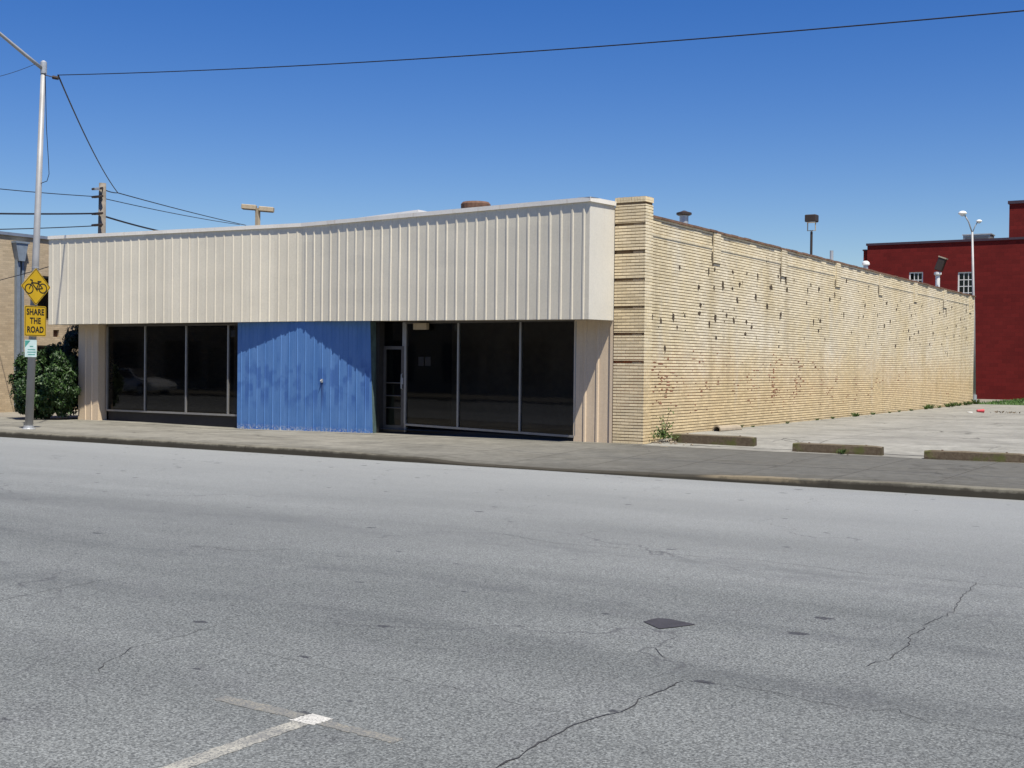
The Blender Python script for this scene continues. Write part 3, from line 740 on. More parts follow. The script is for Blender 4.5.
# ---- blue boarded entrance
bm = B(); x0, x1 = -12.06, -7.60; n = 16; sp = (x1 - x0) / n; P = []
for i in range(n):
    a = x0 + i * sp; P += [(a, 0), (a + sp * .5 - .018, 0), (a + sp * .5 - .009, -.011), (a + sp * .5 + .009, -.011), (a + sp * .5 + .018, 0), (a + sp - .004, 0), (a + sp - .002, .006)]
P.append((x1, 0))
cols = []
for x, o in P:
    pl = .003 * mnoise.noise(Vector((math.floor((x - x0) / sp) * 3.1, 1, 0)))
    cols.append([bm.verts.new((x + (.11 * (1 - (z - .04) / 2.8) if x > x1 - .1 else 0) * ((x - (x1 - .1)) / .1 if x > x1 - .1 else 0),   .128 + o + pl + .004 * mnoise.noise(Vector((x * .8, z, 4))), z)) for z in [.02 + 2.86 * k / 7 for k in range(8)]])
for p, q in zip(cols, cols[1:]):
    for k in range(7): bm.faces.new((p[k], q[k], q[k + 1], p[k + 1]))
blue = obj('blue_board_wall', bm, M['blue'], bld)
bm = B(); quad(bm, (x1 + .112, .128, .03), (x1 + .04, .36, .03), (x1 + .0, .36, 2.86), (x1 + .002, .128, 2.86)); obj('board_edge', bm, M['blue_edge'], bld)
bm = B(); quad(bm, (x0, .5, .03), (x0, .128, .03), (x0, .128, 2.86), (x0, .5, 2.86)); obj('board_edge', bm, M['blue_edge'], bld)
bm = B(); box(bm, x1 - .05, DX0 - .002, .37, .62, .12, 2.86); obj('door_jamb', bm, M['dark'], bld)
bm = B(); box(bm, -9.16, -9.10, .10, .128, 1.33, 1.42); tube(bm, [(-9.13, .10, 1.40), (-9.13, .06, 1.37), (-9.13, .10, 1.33)], .012, 6); obj('padlock', bm, M['galv'], bld)
bm = B(); box(bm, x0 - .03, x1 + .16, .06, .30, .0, .055); obj('concrete_curb', bm, M['alley'], bld)

# ---- roof vents standing above the parapet
def lathe(bm, prof, cx, cy, n=14):
    rings = [[bm.verts.new((cx + r * math.cos(2 * math.pi * k / n), cy + r * math.sin(2 * math.pi * k / n), z)) for k in range(n)] for r, z in prof]
    for a, b in zip(rings, rings[1:]):
        for k in range(n): bm.faces.new((a[k], a[(k + 1) % n], b[(k + 1) % n], b[k]))
    bm.faces.new(rings[-1]); bm.faces.new(rings[0][::-1])
bm = B(); lathe(bm, [(.11, 4.75), (.11, 5.60)], -1.10, 4.33); pv = obj('vent_pipe', bm, M['galv'], bld)
bm = B(); lathe(bm, [(.16, 5.58), (.19, 5.60), (.19, 5.645), (.10, 5.67), (.03, 5.70)], -1.10, 4.33); obj('vent_cap', bm, M['dark_bronze'], pv)
bm = B(); lathe(bm, [(.30, 4.75), (.30, 6.30)], -9.2, 7.2, 18); vd = obj('vent_drum', bm, M['tan_lamp'], bld)
bm = B(); lathe(bm, [(.36, 6.34), (.44, 6.36), (.45, 6.66), (.40, 6.72), (.05, 6.76)], -9.2, 7.2, 20); obj('vent_cap', bm, M['rustcap'], vd)
bm = B(); prism(bm, [(-13.4, 6.6), (-10.9, 6.6), (-10.9, 8.6), (-13.4, 8.6)], 4.75, 6.4)
for v in bm.verts:
    if v.co.z > 6: v.co.z += .13 * (v.co.x + 13.4) / 2.5
obj('roof_housing', bm, M['white'], bld)
bm = B(); lathe(bm, [(.07, 4.75), (.07, 6.56)], -3.9, 25); obj('vent_pipe', bm, M['galv'], bld)
bm = B(); lathe(bm, [(.10, 4.75), (.10, 6.17)], -3.3, 27.7); pv = obj('vent_pipe', bm, M['galv'], bld)
bm = B(); lathe(bm, [(.12, 6.15), (.16, 6.18), (.15, 6.27), (.07, 6.33)], -3.3, 27.7); obj('vent_cap', bm, M['white'], pv)

# ================================================================ NEIGHBOURS
nb = thing('tan_brick_building', 'tan brick building at the left edge with tall downspout and dark windows', 'building')
bm = B()
def wall_with_holes(bm, u0, u1, z0, z1, holes, place):
    us = sorted({u0, u1, *[h[0] for h in holes], *[h[1] for h in holes]}); zs = sorted({z0, z1, *[h[2] for h in holes], *[h[3] for h in holes]})
    for a, b in zip(us, us[1:]):
        for c, d in zip(zs, zs[1:]):
            if any(h[0] <= a and b <= h[1] and h[2] <= c and d <= h[3] for h in holes): continue
            quad(bm, place(a, c, 0), place(b, c, 0), place(b, d, 0), place(a, d, 0))
    for h in holes:
        a, b, c, d = h; k = .14
        for p, q in (((a, c), (b, c)), ((b, c), (b, d)), ((b, d), (a, d)), ((a, d), (a, c))):
            quad(bm, place(*p, 0), place(*q, 0), place(*q, k), place(*p, k))
HN = [(2.98, 4.4, 3.18, 4.66), (2.98, 4.4, 1.2, 2.32), (3.62, 3.86, 2.62, 2.86)]
wall_with_holes(bm, .5, 9.5, -.05, 5.9, HN, lambda u, z, k: (-24 - k, u, z))
obj('side_wall', bm, M['tanbrick'], nb)
bm = B(); box(bm, -46, -24.003, .5, .62, -.05, 5.88); box(bm, -46, -24.2, 9.3, 9.5, -.05, 5.88); obj('front_wall', bm, M['tanbrick_f'], nb)
bm = B(); box(bm, -46, -24.2, .65, 9.28, 5.5, 5.6); obj('roof', bm, M['roof'], nb)
bm = B(); box(bm, -24.3, -23.94, .44, 9.56, 5.9, 6.0); box(bm, -46, -24.302, .44, .7, 5.9, 6.0); obj('coping', bm, M['blue_coping'], nb)
for a, b, c, d in HN[:2]:
    bm = B(); box(bm, -24.16, -24.10, a, a + .06, c, d); box(bm, -24.16, -24.10, a + .06, b, d - .06, d); box(bm, -24.16, -24.10, a + .06, b, c, c + .06); w = obj('window', bm, M['alu_dark'], nb)
    bm = B(); quad(bm, (-24.13, a + .06, c + .06), (-24.13, b, c + .06), (-24.13, b, d - .06), (-24.13, a + .06, d - .06)); obj('pane', bm, M['winglass'], w)
    bm = B(); quad(bm, (-24.5, a - .2, c - .2), (-24.5, b + .2, c - .2), (-24.5, b + .2, d + .2), (-24.5, a - .2, d + .2)); obj('dark_backing', bm, M['dark'], w)  # dark sheet set back behind the pane, larger than the opening
a, b, c, d = HN[2]; bm = B(); quad(bm, (-24.12, a, c), (-24.12, b, c), (-24.12, b, d), (-24.12, a, d)); obj('vent', bm, M['rustcap'], nb)
bm = B(); box(bm, -23.995, -23.86, 2.08, 2.20, .3, 5.12); box(bm, -23.995, -23.90, 2.30, 2.38, .3, 5.1); dsp = obj('downspout', bm, M['gutter'], nb)
bm = B(); vs = box(bm, -23.995, -23.78, 1.98, 2.45, 5.08, 5.66)
for v in vs:
    if v.co.z < 5.2: v.co.y = 2.2 + (v.co.y - 2.2) * .5
box(bm, -23.995, -23.75, 1.95, 2.48, 5.66, 5.72); obj('leader_head', bm, M['gutter'], dsp)
bm = B(); box(bm, -24, -21.1, -.9, -.72, -.05, .22); bevel(bm, .02); tag(obj('low_kerb', bm, M['white']), 'pale low concrete kerb at the left edge before the tan building', 'kerb')

rb = thing('red_brick_building', 'dark red painted brick building behind the parking lot with higher block on right', 'building', (0, 46, 0))
HR = [(-6.17, -5.41, 5.6, 7.22), (-3.57, -2.72, 5.6, 7.15), (4.5, 5.4, 5.6, 7.15), (9, 9.9, 5.6, 7.15), (13.5, 14.4, 5.6, 7.15)]
bm = B(); wall_with_holes(bm, -8.5, 45, -.05, 8.78, HR, lambda u, z, k: (u, k, z)); obj('wall', bm, M['redbrick'], rb)
for xa, xb in ((-8.5, -8.38), (44.9, 45)): bm = B(); box(bm, xa, xb, .003, 20, -.05, 8.77); obj('side_wall', bm, M['redbrick_s'], rb)
bm = B(); box(bm, -8.37, 44.9, .3, 20, 8.45, 8.55); obj('roof', bm, M['roof'], rb)
bm = B(); box(bm, -8.74, -8.503, .1, 12, -.05, 8.5); obj('side_block', bm, M['redbrick'], rb)
bm = B(); box(bm, -8.56, -1.1, -.06, .3, 8.78, 8.90); box(bm, -1.1, 45.06, -.06, .3, 8.782, 8.902); box(bm, -8.78, -8.564, .05, 12, 8.5, 8.58); cop = obj('coping', bm, M['red_coping'], rb)
bm = B(); box(bm, -1.05, 9, .32, 9, 8.56, 10.72); ub = obj('upper_block', bm, M['redbrick'], rb)
bm = B(); box(bm, -1.12, 9.06, .25, 9.06, 10.72, 10.88); obj('coping', bm, M['red_coping'], ub)
for a, b, c, d in HR:
    bm = B(); e = .05
    for x0, x1, z0, z1 in ((a, a + .07, c, d), (b - .07, b, c, d), (a + .07, b - .07, d - .07, d), (a + .07, b - .07, c, c + .07)): box(bm, x0, x1, .04, .10, z0, z1)
    for i in (1, 2): x = a + .07 + (b - a - .14) * i / 3; box(bm, x - .018, x + .018, .05, .09, c + .07, d - .07)
    for i in (1, 2, 3): z = c + .07 + (d - c - .14) * i / 4; box(bm, a + .07, b - .07, .046, .049, z - .018, z + .018)
    w = obj('window', bm, M['white'], rb)
    bm = B(); box(bm, a - .08, b + .08, -.05, .039, c - .09, c - .003); obj('sill', bm, M['redbrick'], w)
    bm = B(); quad(bm, (a + .07, .095, c + .07), (b - .07, .095, c + .07), (b - .07, .095, d - .07), (a + .07, .095, d - .07)); obj('pane', bm, M['winglass'], w)
    bm = B(); quad(bm, (a - .3, .7, c - .3), (b + .3, .7, c - .3), (b + .3, .7, d + .3), (a - .3, .7, d + .3)); obj('dark_backing', bm, M['dark'], w)  # dark sheet closing the view behind each window
ac = thing('rooftop_unit', 'grey air conditioning box on the red building roof behind the lamp', 'air conditioner', (-2.85, 47.6, 8.55))
bm = B(); box(bm, -.72, .72, -.5, .5, .1, .68); bevel(bm, .02); obj('casing', bm, M['alu'], ac)
bm = B(); box(bm, -.76, .76, -.54, .54, .68, .74); obj('top_panel', bm, M['galv'], ac)
bm = B()
for i in range(6): box(bm, -.6, .6, -.52, -.503, .2 + i * .07, .23 + i * .07)
obj('louvre', bm, M['alu_dark'], ac)
for xa in (-.6, .5): bm = B(); box(bm, xa, xa + .1, -.4, .4, 0, .1); obj('skid', bm, M['alu_dark'], ac)

# ---- across the street: the row and the parked car that the shop windows mirror
ob = thing('brick_shop_row', 'tan brick shop row across the street, mirrored dimly in the shop windows', 'building', (0, -31, .13))
HO = []
for i in range(11):
    x = -104 + i * 11; HO += [(x, x + 3.2, .6, 3.0), (x + 3.8, x + 4.9, .02, 2.6), (x + 5.6, x + 8.6, .6, 3.0), (x + 1, x + 2.2, 4.3, 6.0), (x + 4, x + 5.2, 4.3, 6.0), (x + 7, x + 8.2, 4.3, 6.0)]
bm = B(); wall_with_holes(bm, -106, 16, -.2, 7.4, HO, lambda u, z, k: (u, -k, z)); obj('front_wall', bm, M['tanbrick_f'], ob)
bm = B(); box(bm, -106, 16, -9, -8.8, -.2, 7.3); obj('rear_wall', bm, M['tanbrick_f'], ob)
bm = B(); box(bm, -106, 16, -8.79, -.3, 6.9, 7.0); obj('roof', bm, M['roof'], ob)
bm = B(); box(bm, -106.1, 16.1, -.3, .12, 7.4, 7.55); obj('coping', bm, M['blue_coping'], ob)
for a, b, c, d in HO:
    bm = B(); quad(bm, (a, -.13, c), (b, -.13, c), (b, -.13, d), (a, -.13, d)); obj('door' if c < .1 else 'window', bm, M['alu_dark'] if c < .1 else M['dark'], ob)
car = thing('parked_car', 'pale silver sedan parked across the street, mirrored in the left shop windows', 'car', (-41.5, -22.0, 0))
prof = [(-2.25, .34), (-2.28, .62), (-2.15, .86), (-1.55, .93), (-.95, 1.36), (-.55, 1.44), (.25, 1.43), (.95, .98), (1.75, .86), (2.18, .72), (2.26, .50), (2.2, .30)]
bm = B(); rows = []
for k, (w, sc) in enumerate(((-.88, 0), (-.80, 1), (.80, 1), (.88, 0))):
    rows.append([bm.verts.new((x, (w if z < .95 else w * .84), z if sc else min(z, .93) - .02)) for x, z in prof])
for a, b in zip(rows, rows[1:]):
    for i in range(len(prof) - 1): bm.faces.new((a[i], b[i], b[i + 1], a[i + 1]))
for rr_ in (rows[0], rows[-1]): bm.faces.new(rr_)
bmesh.ops.recalc_face_normals(bm, faces=bm.faces[:]); obj('body', bm, M['silver'], car)
for s in (-1, 1):
    bm = B(); f = [(-1.35, .97), (-.90, 1.33), (-.5, 1.40), (.22, 1.39), (.78, 1.0)]
    bm.faces.new([bm.verts.new((x, s * (.885 if z < 1.05 else .74), z)) for x, z in f]); obj('side_window', bm, M['black'], car)
    for x in (-1.38, 1.40):
        bm = B(); tube(bm, [(x, s * .68, .32), (x, s * .90, .32)], .32, 20); wh = obj('wheel', bm, M['black'], car)
        bm = B(); tube(bm, [(x, s * .895, .32), (x, s * .91, .32)], .2, 14); obj('rim', bm, M['galv'], wh)
    bm = B(); box(bm, 2.14, 2.25, s * .62 - .16, s * .62 + .16, .56, .70); obj('headlight', bm, M['lens'], car)
    bm = B(); box(bm, -2.30, -2.2, s * .66 - .14, s * .66 + .14, .62, .80); obj('tail_light', bm, M['redlitter'], car)
for x0, z0, x1, z1, nm in ((.32, 1.43, .95, 1.0, 'windscreen'), (-.98, 1.37, -1.5, .96, 'rear_window')):
    e = .012 if x0 > 0 else -.012
    bm = B(); quad(bm, (x0 + e, -.62, z0 + .01), (x0 + e, .62, z0 + .01), (x1 + e, .70, z1 + .012), (x1 + e, -.70, z1 + .012)); obj(nm, bm, M['black'], car)

# ---- grass strip between lot and red building
bm = B(); quad(bm, (-.2, 33, .345), (60, 33, .345), (60, 46, .33), (-.2, 46, .33)); struct('lawn', bm, M['lawn'])
bm = B()
for i in range(9000):
    x = random.uniform(-.2, 14) ; y = random.uniform(33.02, 45.9); h = random.uniform(.05, .14); a = random.random() * 6.28; w = .02
    dx, dy = math.cos(a) * w, math.sin(a) * w
    f = bm.faces.new([bm.verts.new(p) for p in ((x - dx, y - dy, .335), (x + dx, y + dy, .335), (x + random.uniform(-.05, .05), y + random.uniform(-.05, .05), .335 + h))])
tag(obj('grass', bm, M['grass']), 'green grass strip along the foot of the red building', 'grass', kind='stuff')

# ================================================================ POLES AND LAMPS
F = Vector((-14.51, -4.50, .12)); T = Vector((-14.33, -4.27, 9.05))
sl = thing('street_lamp', 'tall grey steel street lamp carrying the yellow bicycle signs at left', 'street lamp', F)
ax = (T - F)
bm = B(); tube(bm, [(0, 0, 0), ax * .5, ax], [.100, .082, .058], 14); obj('pole', bm, M['pole'], sl, True)
bm = B(); lathe(bm, [(.16, 0), (.16, .02), (.125, .035), (.118, .09)], 0, 0, 14); obj('base_plate', bm, M['galv'], sl)
am = [ax + Vector((0, 0, -.12)), ax + Vector((-.02, -.5, .13)), ax + Vector((-.05, -1.25, .52)), ax + Vector((-.08, -2.3, .85))]
bm = B(); tube(bm, am, [.045, .045, .04, .032], 10); arm = obj('mast_arm', bm, M['pole'], sl, True)
bm = B(); lathe(bm, [(.075, -.22), (.08, -.05), (.08, .06), (.03, .1)], ax.x, ax.y, 12)
for v in bm.verts: v.co.z += ax.z
obj('pole_cap', bm, M['galv'], sl)
bm = B(); e = am[-1]
lathe(bm, [(.05, -.12), (.15, -.09), (.17, 0), (.12, .08), (.04, .11)], 0, 0, 14)
for v in bm.verts: v.co.y = v.co.y * 1.9 - .3; v.co += e
hd = obj('lamp_head', bm, M['galv'], arm)
bm = B(); q = [(.10, -.02, 8.72), (.13, -.02, 8.4), (.16, .03, 7.4), (.22, .08, 6.6), (.24, .10, 6.25), (.2, .08, 6.08), (.06, 0, 6.02)]
tube(bm, [Vector((ax.x * p[2] / 8.93, ax.y * p[2] / 8.93, 0)) + Vector((p[0], p[1], p[2])) for p in q], .009, 6); obj('hanging_cable', bm, M['cable'], sl)
bm = B(); tube(bm, [ax * .972 + Vector((.05, .0, 0)), ax * .97 + Vector((.30, .12, -.06))], .013, 6); tube(bm, [ax * .97 + Vector((.24, .09, -.045)), ax * .97 + Vector((.36, .16, -.07))], .045, 8); obj('insulator', bm, M['dark_bronze'], sl)
for z in (1.95, 2.45, 3.0, 3.3, 3.95):
    bm = B(); lathe(bm, [(.106 - .0045 * z, 0), (.106 - .0045 * z, .03)], ax.x * z / 8.93, ax.y * z / 8.93, 14)
    for v in bm.verts: v.co.z += z
    obj('clamp_band', bm, M['galv'], sl)

def text(name, s, size, M4, m, parent, bold=.012, sx=1.0):
    cu = bpy.data.curves.new(name, 'FONT'); cu.body = s; cu.size = size; cu.align_x = 'CENTER'; cu.align_y = 'CENTER'
    cu.offset = bold; cu.extrude = .0015; cu.space_character = 1.06
    o = bpy.data.objects.new(name, cu); COL.objects.link(o)
    dg = bpy.context.evaluated_depsgraph_get(); me = bpy.data.meshes.new_from_object(o.evaluated_get(dg))
    bpy.data.objects.remove(o); me.materials.clear(); me.materials.append(m)
    me.transform(M4 @ Matrix.Diagonal((sx, 1, 1, 1)))
    r = bpy.data.objects.new(name, me); COL.objects.link(r); r.parent = parent; return r
# signs face +x; local frame: u = along +y (picture right), v = up
def face(u, v, d=0): return Vector((d, u, v))
FM4 = Matrix(((0, 0, 1, 0), (1, 0, 0, 0), (0, 1, 0, 0), (0, 0, 0, 1)))     # text xy -> yz plane facing +x
def rounded(pts, r, n=4):
    out = []; m = len(pts)
    for i in range(m):
        p = Vector(pts[i]); a = (Vector(pts[i - 1]) - p).normalized(); b = (Vector(pts[(i + 1) % m]) - p).normalized()
        for k in range(n + 1):
            t = k / n; out.append(p + a * r * (1 - t) ** 2 + b * r * t ** 2)
    return out
def plate(bm, pts, d0, d1):
    lo = [bm.verts.new(face(p[0], p[1], d0)) for p in pts]; hi = [bm.verts.new(face(p[0], p[1], d1)) for p in pts]; n = len(pts)
    bm.faces.new(hi); bm.faces.new(lo[::-1])
    for i in range(n): bm.faces.new((lo[i], lo[(i + 1) % n], hi[(i + 1) % n], hi[i]))
    bmesh.ops.recalc_face_normals(bm, faces=bm.faces[:])
def ringplate(bm, outer, inner, d):
    o = [bm.verts.new(face(p[0], p[1], d)) for p in outer]; i = [bm.verts.new(face(p[0], p[1], d)) for p in inner]; n = len(o)
    for k in range(n): bm.faces.new((o[k], o[(k + 1) % n], i[(k + 1) % n], i[k]))
    for f in bm.faces:
        f.normal_update()
        if f.normal.x < 0: f.normal_flip()
def bar(bm, a, b, w, d):
    a = Vector(a); b = Vector(b); t = (b - a).normalized(); n = Vector((-t.y, t.x)) * w / 2
    f = bm.faces.new([bm.verts.new(face(p.x, p.y, d)) for p in (a - n, b - n, b + n, a + n)]); f.normal_update()
    if f.normal.x < 0: f.normal_flip()
def circ(c, r, n=28): return [(c[0] + r * math.cos(2 * math.pi * k / n), c[1] + r * math.sin(2 * math.pi * k / n)) for k in range(n)]

def polexy(z): k = (z - F.z) / ax.z; return F + ax * k
z = 3.61; p = polexy(z)
sg = thing('bicycle_sign', 'yellow diamond warning sign with black bicycle symbol on the street lamp', 'road sign', (p.x + .112, p.y - .05, z))
dia = [(0, -.46), (.43, 0), (0, .46), (-.43, 0)]
bm = B(); plate(bm, rounded(dia, .04), 0, .004); obj('sign_plate', bm, M['yellow'], sg)
bm = B(); ringplate(bm, rounded([(a * .955, b * .955) for a, b in dia], .035), rounded([(a * .915, b * .915) for a, b in dia], .03), .006); obj('border_line', bm, M['black'], sg)
bm = B(); d = .007
for c in ((-.195, -.035), (.195, -.06)):
    ringplate(bm, circ(c, .125), circ(c, .098), d)
d = .0085; w = .024
rear, front, crank, seat, head = (-.195, -.035), (.195, -.06), (-.01, -.06), (-.075, .085), (.125, .095)
for a, b in ((rear, crank), (rear, seat), (crank, seat), (seat, head), (crank, head), (head, front)): bar(bm, a, b, w, d); d += .0003
bar(bm, head, (.10, .15), w, d); bar(bm, (.10, .15), (.17, .165), w, d + .0003); bar(bm, seat, (-.092, .125), w, d + .0006); bar(bm, (-.15, .128), (-.04, .128), .03, d + .0009); bar(bm, (-.04, -.10), (.02, -.02), .02, d + .0012)
for v in bm.verts: v.co.y = -v.co.y
for f in bm.faces: f.normal_flip()
bm.normal_update()
for f in bm.faces:
    if f.normal.x < 0: f.normal_flip()
obj('bicycle_symbol', bm, M['black'], sg)
bm = B(); tube(bm, [(-.115, -.06, .2), (-.115, -.06, -.25)], .004, 4); box(bm, -.05, -.001, -.08, -.04, .27, .31); box(bm, -.05, -.001, -.08, -.04, -.31, -.27); obj('bracket', bm, M['signback'], sg)

z = 2.77; p = polexy(z)
sg = thing('share_the_road_sign', 'yellow rectangular sign reading SHARE THE ROAD under the diamond sign', 'road sign', (p.x + .115, p.y - .03, z))
rc = [(-.31, -.37), (.31, -.37), (.31, .37), (-.31, .37)]
bm = B(); plate(bm, rounded(rc, .04), 0, .004); obj('sign_plate', bm, M['yellow'], sg)
bm = B(); ringplate(bm, rounded([(a * .95, b * .958) for a, b in rc], .035), rounded([(a * .91, b * .925) for a, b in rc], .03), .006); obj('border_line', bm, M['black'], sg)
for s, v in (('SHARE', .215), ('THE', 0), ('ROAD', -.215)):
    text('lettering', s, .205, Matrix.Translation((.0065, 0, v)) @ FM4, M['black'], sg, .006, .80)
for v0 in (.2, -.24): bm = B(); box(bm, -.055, -.001, -.1, -.05, v0, v0 + .04); obj('bracket', bm, M['signback'], sg)

z = 2.10; p = polexy(z)
sg = thing('parking_sign', 'small white and green sign lowest on the street lamp', 'road sign', (p.x + .117, p.y - .13, z))
rc = [(-.17, -.21), (.17, -.21), (.17, .21), (-.17, .21)]
bm = B(); plate(bm, rounded(rc, .02), 0, .003); obj('sign_plate', bm, M['signwhite'], sg)
bm = B(); f = bm.faces.new([bm.verts.new(face(*q, .0045)) for q in ((-.165, .19), (-.165, .02), (-.01, .19))]); f.normal_update()  # corner triangle draws the shade of the plate above; the bars are print
if f.normal.x < 0: f.normal_flip()
for v, w in ((.05, .10), (-.03, .22), (-.09, .24), (-.15, .2)): bar(bm, (.02 - w / 2, v), (.02 + w / 2, v), .022, .0048)
obj('print_and_shade', bm, M['signgreen'], sg)
for v0 in (-.1, .06): bm = B(); box(bm, -.05, -.001, .0, .04, v0, v0 + .04); obj('bracket', bm, M['signback'], sg)

up = thing('utility_pole', 'weathered wooden utility pole rising behind the left end of the metal fascia', 'utility pole', (-30.3, 10.9, 0))
bm = B(); tube(bm, [(0, 0, -.2), (0, 0, 5), (.06, 0, 9.2)], [.2, .17, .145], 12); obj('pole', bm, M['wood'], up, True)
for zz, m in ((8.95, 'galv'), (8.62, 'dark_bronze'), (7.92, 'dark_bronze'), (7.45, 'dark_bronze')):
    bm = B(); box(bm, -.2, .24, -.24, -.17, zz - .05, zz + .05); bevel(bm, .01); obj('bracket', bm, M[m], up)
    for xa in (.2, -.3): bm = B(); tube(bm, [(xa, -.22, zz), (xa + .14, -.24, zz)], .05, 8); obj('insulator', bm, M['dark_bronze'], up)

def wire(label, pts, r, sag=0.0, n=24, name='overhead_wire'):
    out = []
    for (a, b) in zip(pts, pts[1:]):
        a = Vector(a); b = Vector(b)
        for i in range(n):
            t = i / n; q = a.lerp(b, t); q.z -= 4 * sag * t * (1 - t); out.append(q)
    out.append(Vector(pts[-1])); bm = B(); tube(bm, out, r, 6)
    tag(obj(name, bm, M['cable'], None, True), label, 'wire')
A0 = Vector((-13.98, -4.12, 8.79)); B0 = Vector((11.73, -5.34, 6.80)); pts = []
for i in range(90):
    t = i / 60; q = A0.lerp(B0, t); q.z -= 4 * .20 * t * (1 - t); pts.append(q)
bm = B(); tube(bm, pts, .011, 6)
tag(obj('overhead_wire', bm, M['cable'], None, True), 'long dark wire crossing the whole sky from the street lamp', 'wire')
J = (-31.38, 12.68, 9.09)
wire('steep wire slanting down from the lamp top to the line beside the wooden pole', [A0, J], .02, .25)
wire('upper wire from the wooden pole top passing right behind the fascia', [(-30.05, 10.7, 8.95), J, (-43.7, 33.3, 10.4)], .022, .05)
wire('thin second highest wire crossing the left sky past the wooden pole', [(-30.6, 1.5, 8.3), (-30.4, 10.68, 8.63), (-41.9, 30.9, 10.1)], .018, .08)
wire('thickest black wire fastened midway on the wooden pole', [(-30.6, 1.5, 7.05), (-30.4, 10.68, 7.93), (-35.3, 19.6, 8.15), (-40, 29, 8.3)], .038, .06)
wire('lowest thin wire ending on the wooden pole just above the fascia', [(-30.6, 1.5, 6.35), (-30.45, 10.68, 7.42)], .022, .06)
wire('faint wire leaving the street lamp arm toward the left edge', [(-14.36, -4.5, 9.02), (-10.8, -8.7, 7.36)], .006, .05)
wire('slim wire slanting across the tan brick wall behind the lamp pole', [(-23.9, .9, 4.25), (-18.79, 1.2, 5.15)], .012, .05)

tl = thing('twin_lamp', 'tan twin-head parking lamp rising behind the middle of the fascia', 'lamp', (-41, 31.5, 0))
bm = B(); box(bm, -.11, .11, -.11, .11, 0, 11.1); obj('pole', bm, M['tan_lamp'], tl)
for s, dz in ((-1, .10), (1, -.02)):
    bm = B(); Mh = Matrix.Translation((s * .52 * .85, s * .52 * .53, 11.05 + dz)) @ Matrix.Rotation(R(32), 4, 'Z') @ Matrix.Rotation(R(4), 4, 'Y')
    vs = box(bm, -.44, .44, -.22, .22, -.13, .15, Mh); bevel(bm, .03); h = obj('lamp_head', bm, M['tan_lamp'], tl)
    bm = B(); box(bm, -.38, .38, -.18, .18, -.15, -.132, Mh); obj('lens', bm, M['dark_bronze'], h)

fl_ = thing('box_lamp', 'dark brown box lamp on a slim post above the brick wall', 'lamp', (-8.5, 36.3, 0))
bm = B(); tube(bm, [(0, 0, 0), (0, 0, 8.6)], .065, 8); obj('pole', bm, M['dark_bronze'], fl_)
bm = B(); tube(bm, [(-.2, 0, 9.2), (-.2, 0, 8.68), (.2, 0, 8.68), (.2, 0, 9.2)], .03, 6); tube(bm, [(0, 0, 8.5), (0, 0, 8.68)], .05, 6); obj('yoke', bm, M['tan_lamp'], fl_)
bm = B(); box(bm, -.28, .28, -.25, .25, 9.10, 9.46); bevel(bm, .03); h = obj('lamp_head', bm, M['dark_bronze'], fl_)
bm = B(); box(bm, -.22, .22, -.2, .2, 9.08, 9.102); obj('lens', bm, M['lens'], h)

dl = thing('double_street_lamp', 'slender grey lamp with two round heads at the far end of the brick wall', 'street lamp', (-.32, 34.7, .33))
bm = B(); tube(bm, [(0, 0, 0), (-.08, 0, 4), (-.20, 0, 7.75)], [.075, .062, .045], 10); obj('pole', bm, M['pole'], dl, True)
bm = B(); tube(bm, [(-.20, 0, 7.7), (-.34, -.12, 8.2), (-.50, -.25, 8.52)], .03, 8); a1 = obj('lamp_arm', bm, M['pole'], dl, True)
bm = B(); tube(bm, [(-.20, 0, 7.7), (-.10, .05, 8.0), (.0, .1, 8.2)], .022, 8); a2 = obj('lamp_arm', bm, M['pole'], dl, True)
for a_, c, r in ((a1, (-.57, -.30, 8.56), .165), (a2, (.06, .13, 8.22), .115)):
    bm = B(); bmesh.ops.create_uvsphere(bm, u_segments=14, v_segments=8, radius=r)
    for v in bm.verts: v.co = Vector((v.co.x * 1.15, v.co.y * 1.15, v.co.z * .8 if v.co.z > 0 else v.co.z * .25)) + Vector(c)
    h = obj('lamp_head', bm, M['white'], a_, True)
    bm = B(); bmesh.ops.create_uvsphere(bm, u_segments=12, v_segments=6, radius=r * .7)
    for v in bm.verts: v.co = Vector((v.co.x, v.co.y, min(v.co.z, 0) * .8 - r * .18)) + Vector(c)
    obj('lens', bm, M['lens'], a_, True)
bm = B(); lathe(bm, [(.17, 0), (.17, .05), (.12, .10), (.11, .4)], 0, 0); obj('base', bm, M['galv'], dl)

vl = thing('floodlight_post', 'brown floodlight on a short white post before the red brick wall', 'floodlight', (-2.18, 35.45, 0))
bm = B(); tube(bm, [(0, 0, 0), (0, 0, 6.25)], .10, 10); obj('post', bm, M['white'], vl)
bm = B(); lathe(bm, [(.10, 6.2), (.17, 6.26), (.17, 6.36), (.05, 6.4)], 0, 0); obj('post_cap', bm, M['white'], vl)
bm = B(); Mh = Matrix.Translation((.12, 0, 6.72)) @ Matrix.Rotation(R(20), 4, 'Y')
box(bm, -.17, .17, -.17, .17, -.30, .30, Mh); bevel(bm, .03); h = obj('lamp_head', bm, M['dark_bronze'], vl)
bm = B(); box(bm, -.19, .19, -.19, .19, .30, .36, Mh); obj('visor', bm, M['tan_lamp'], h)

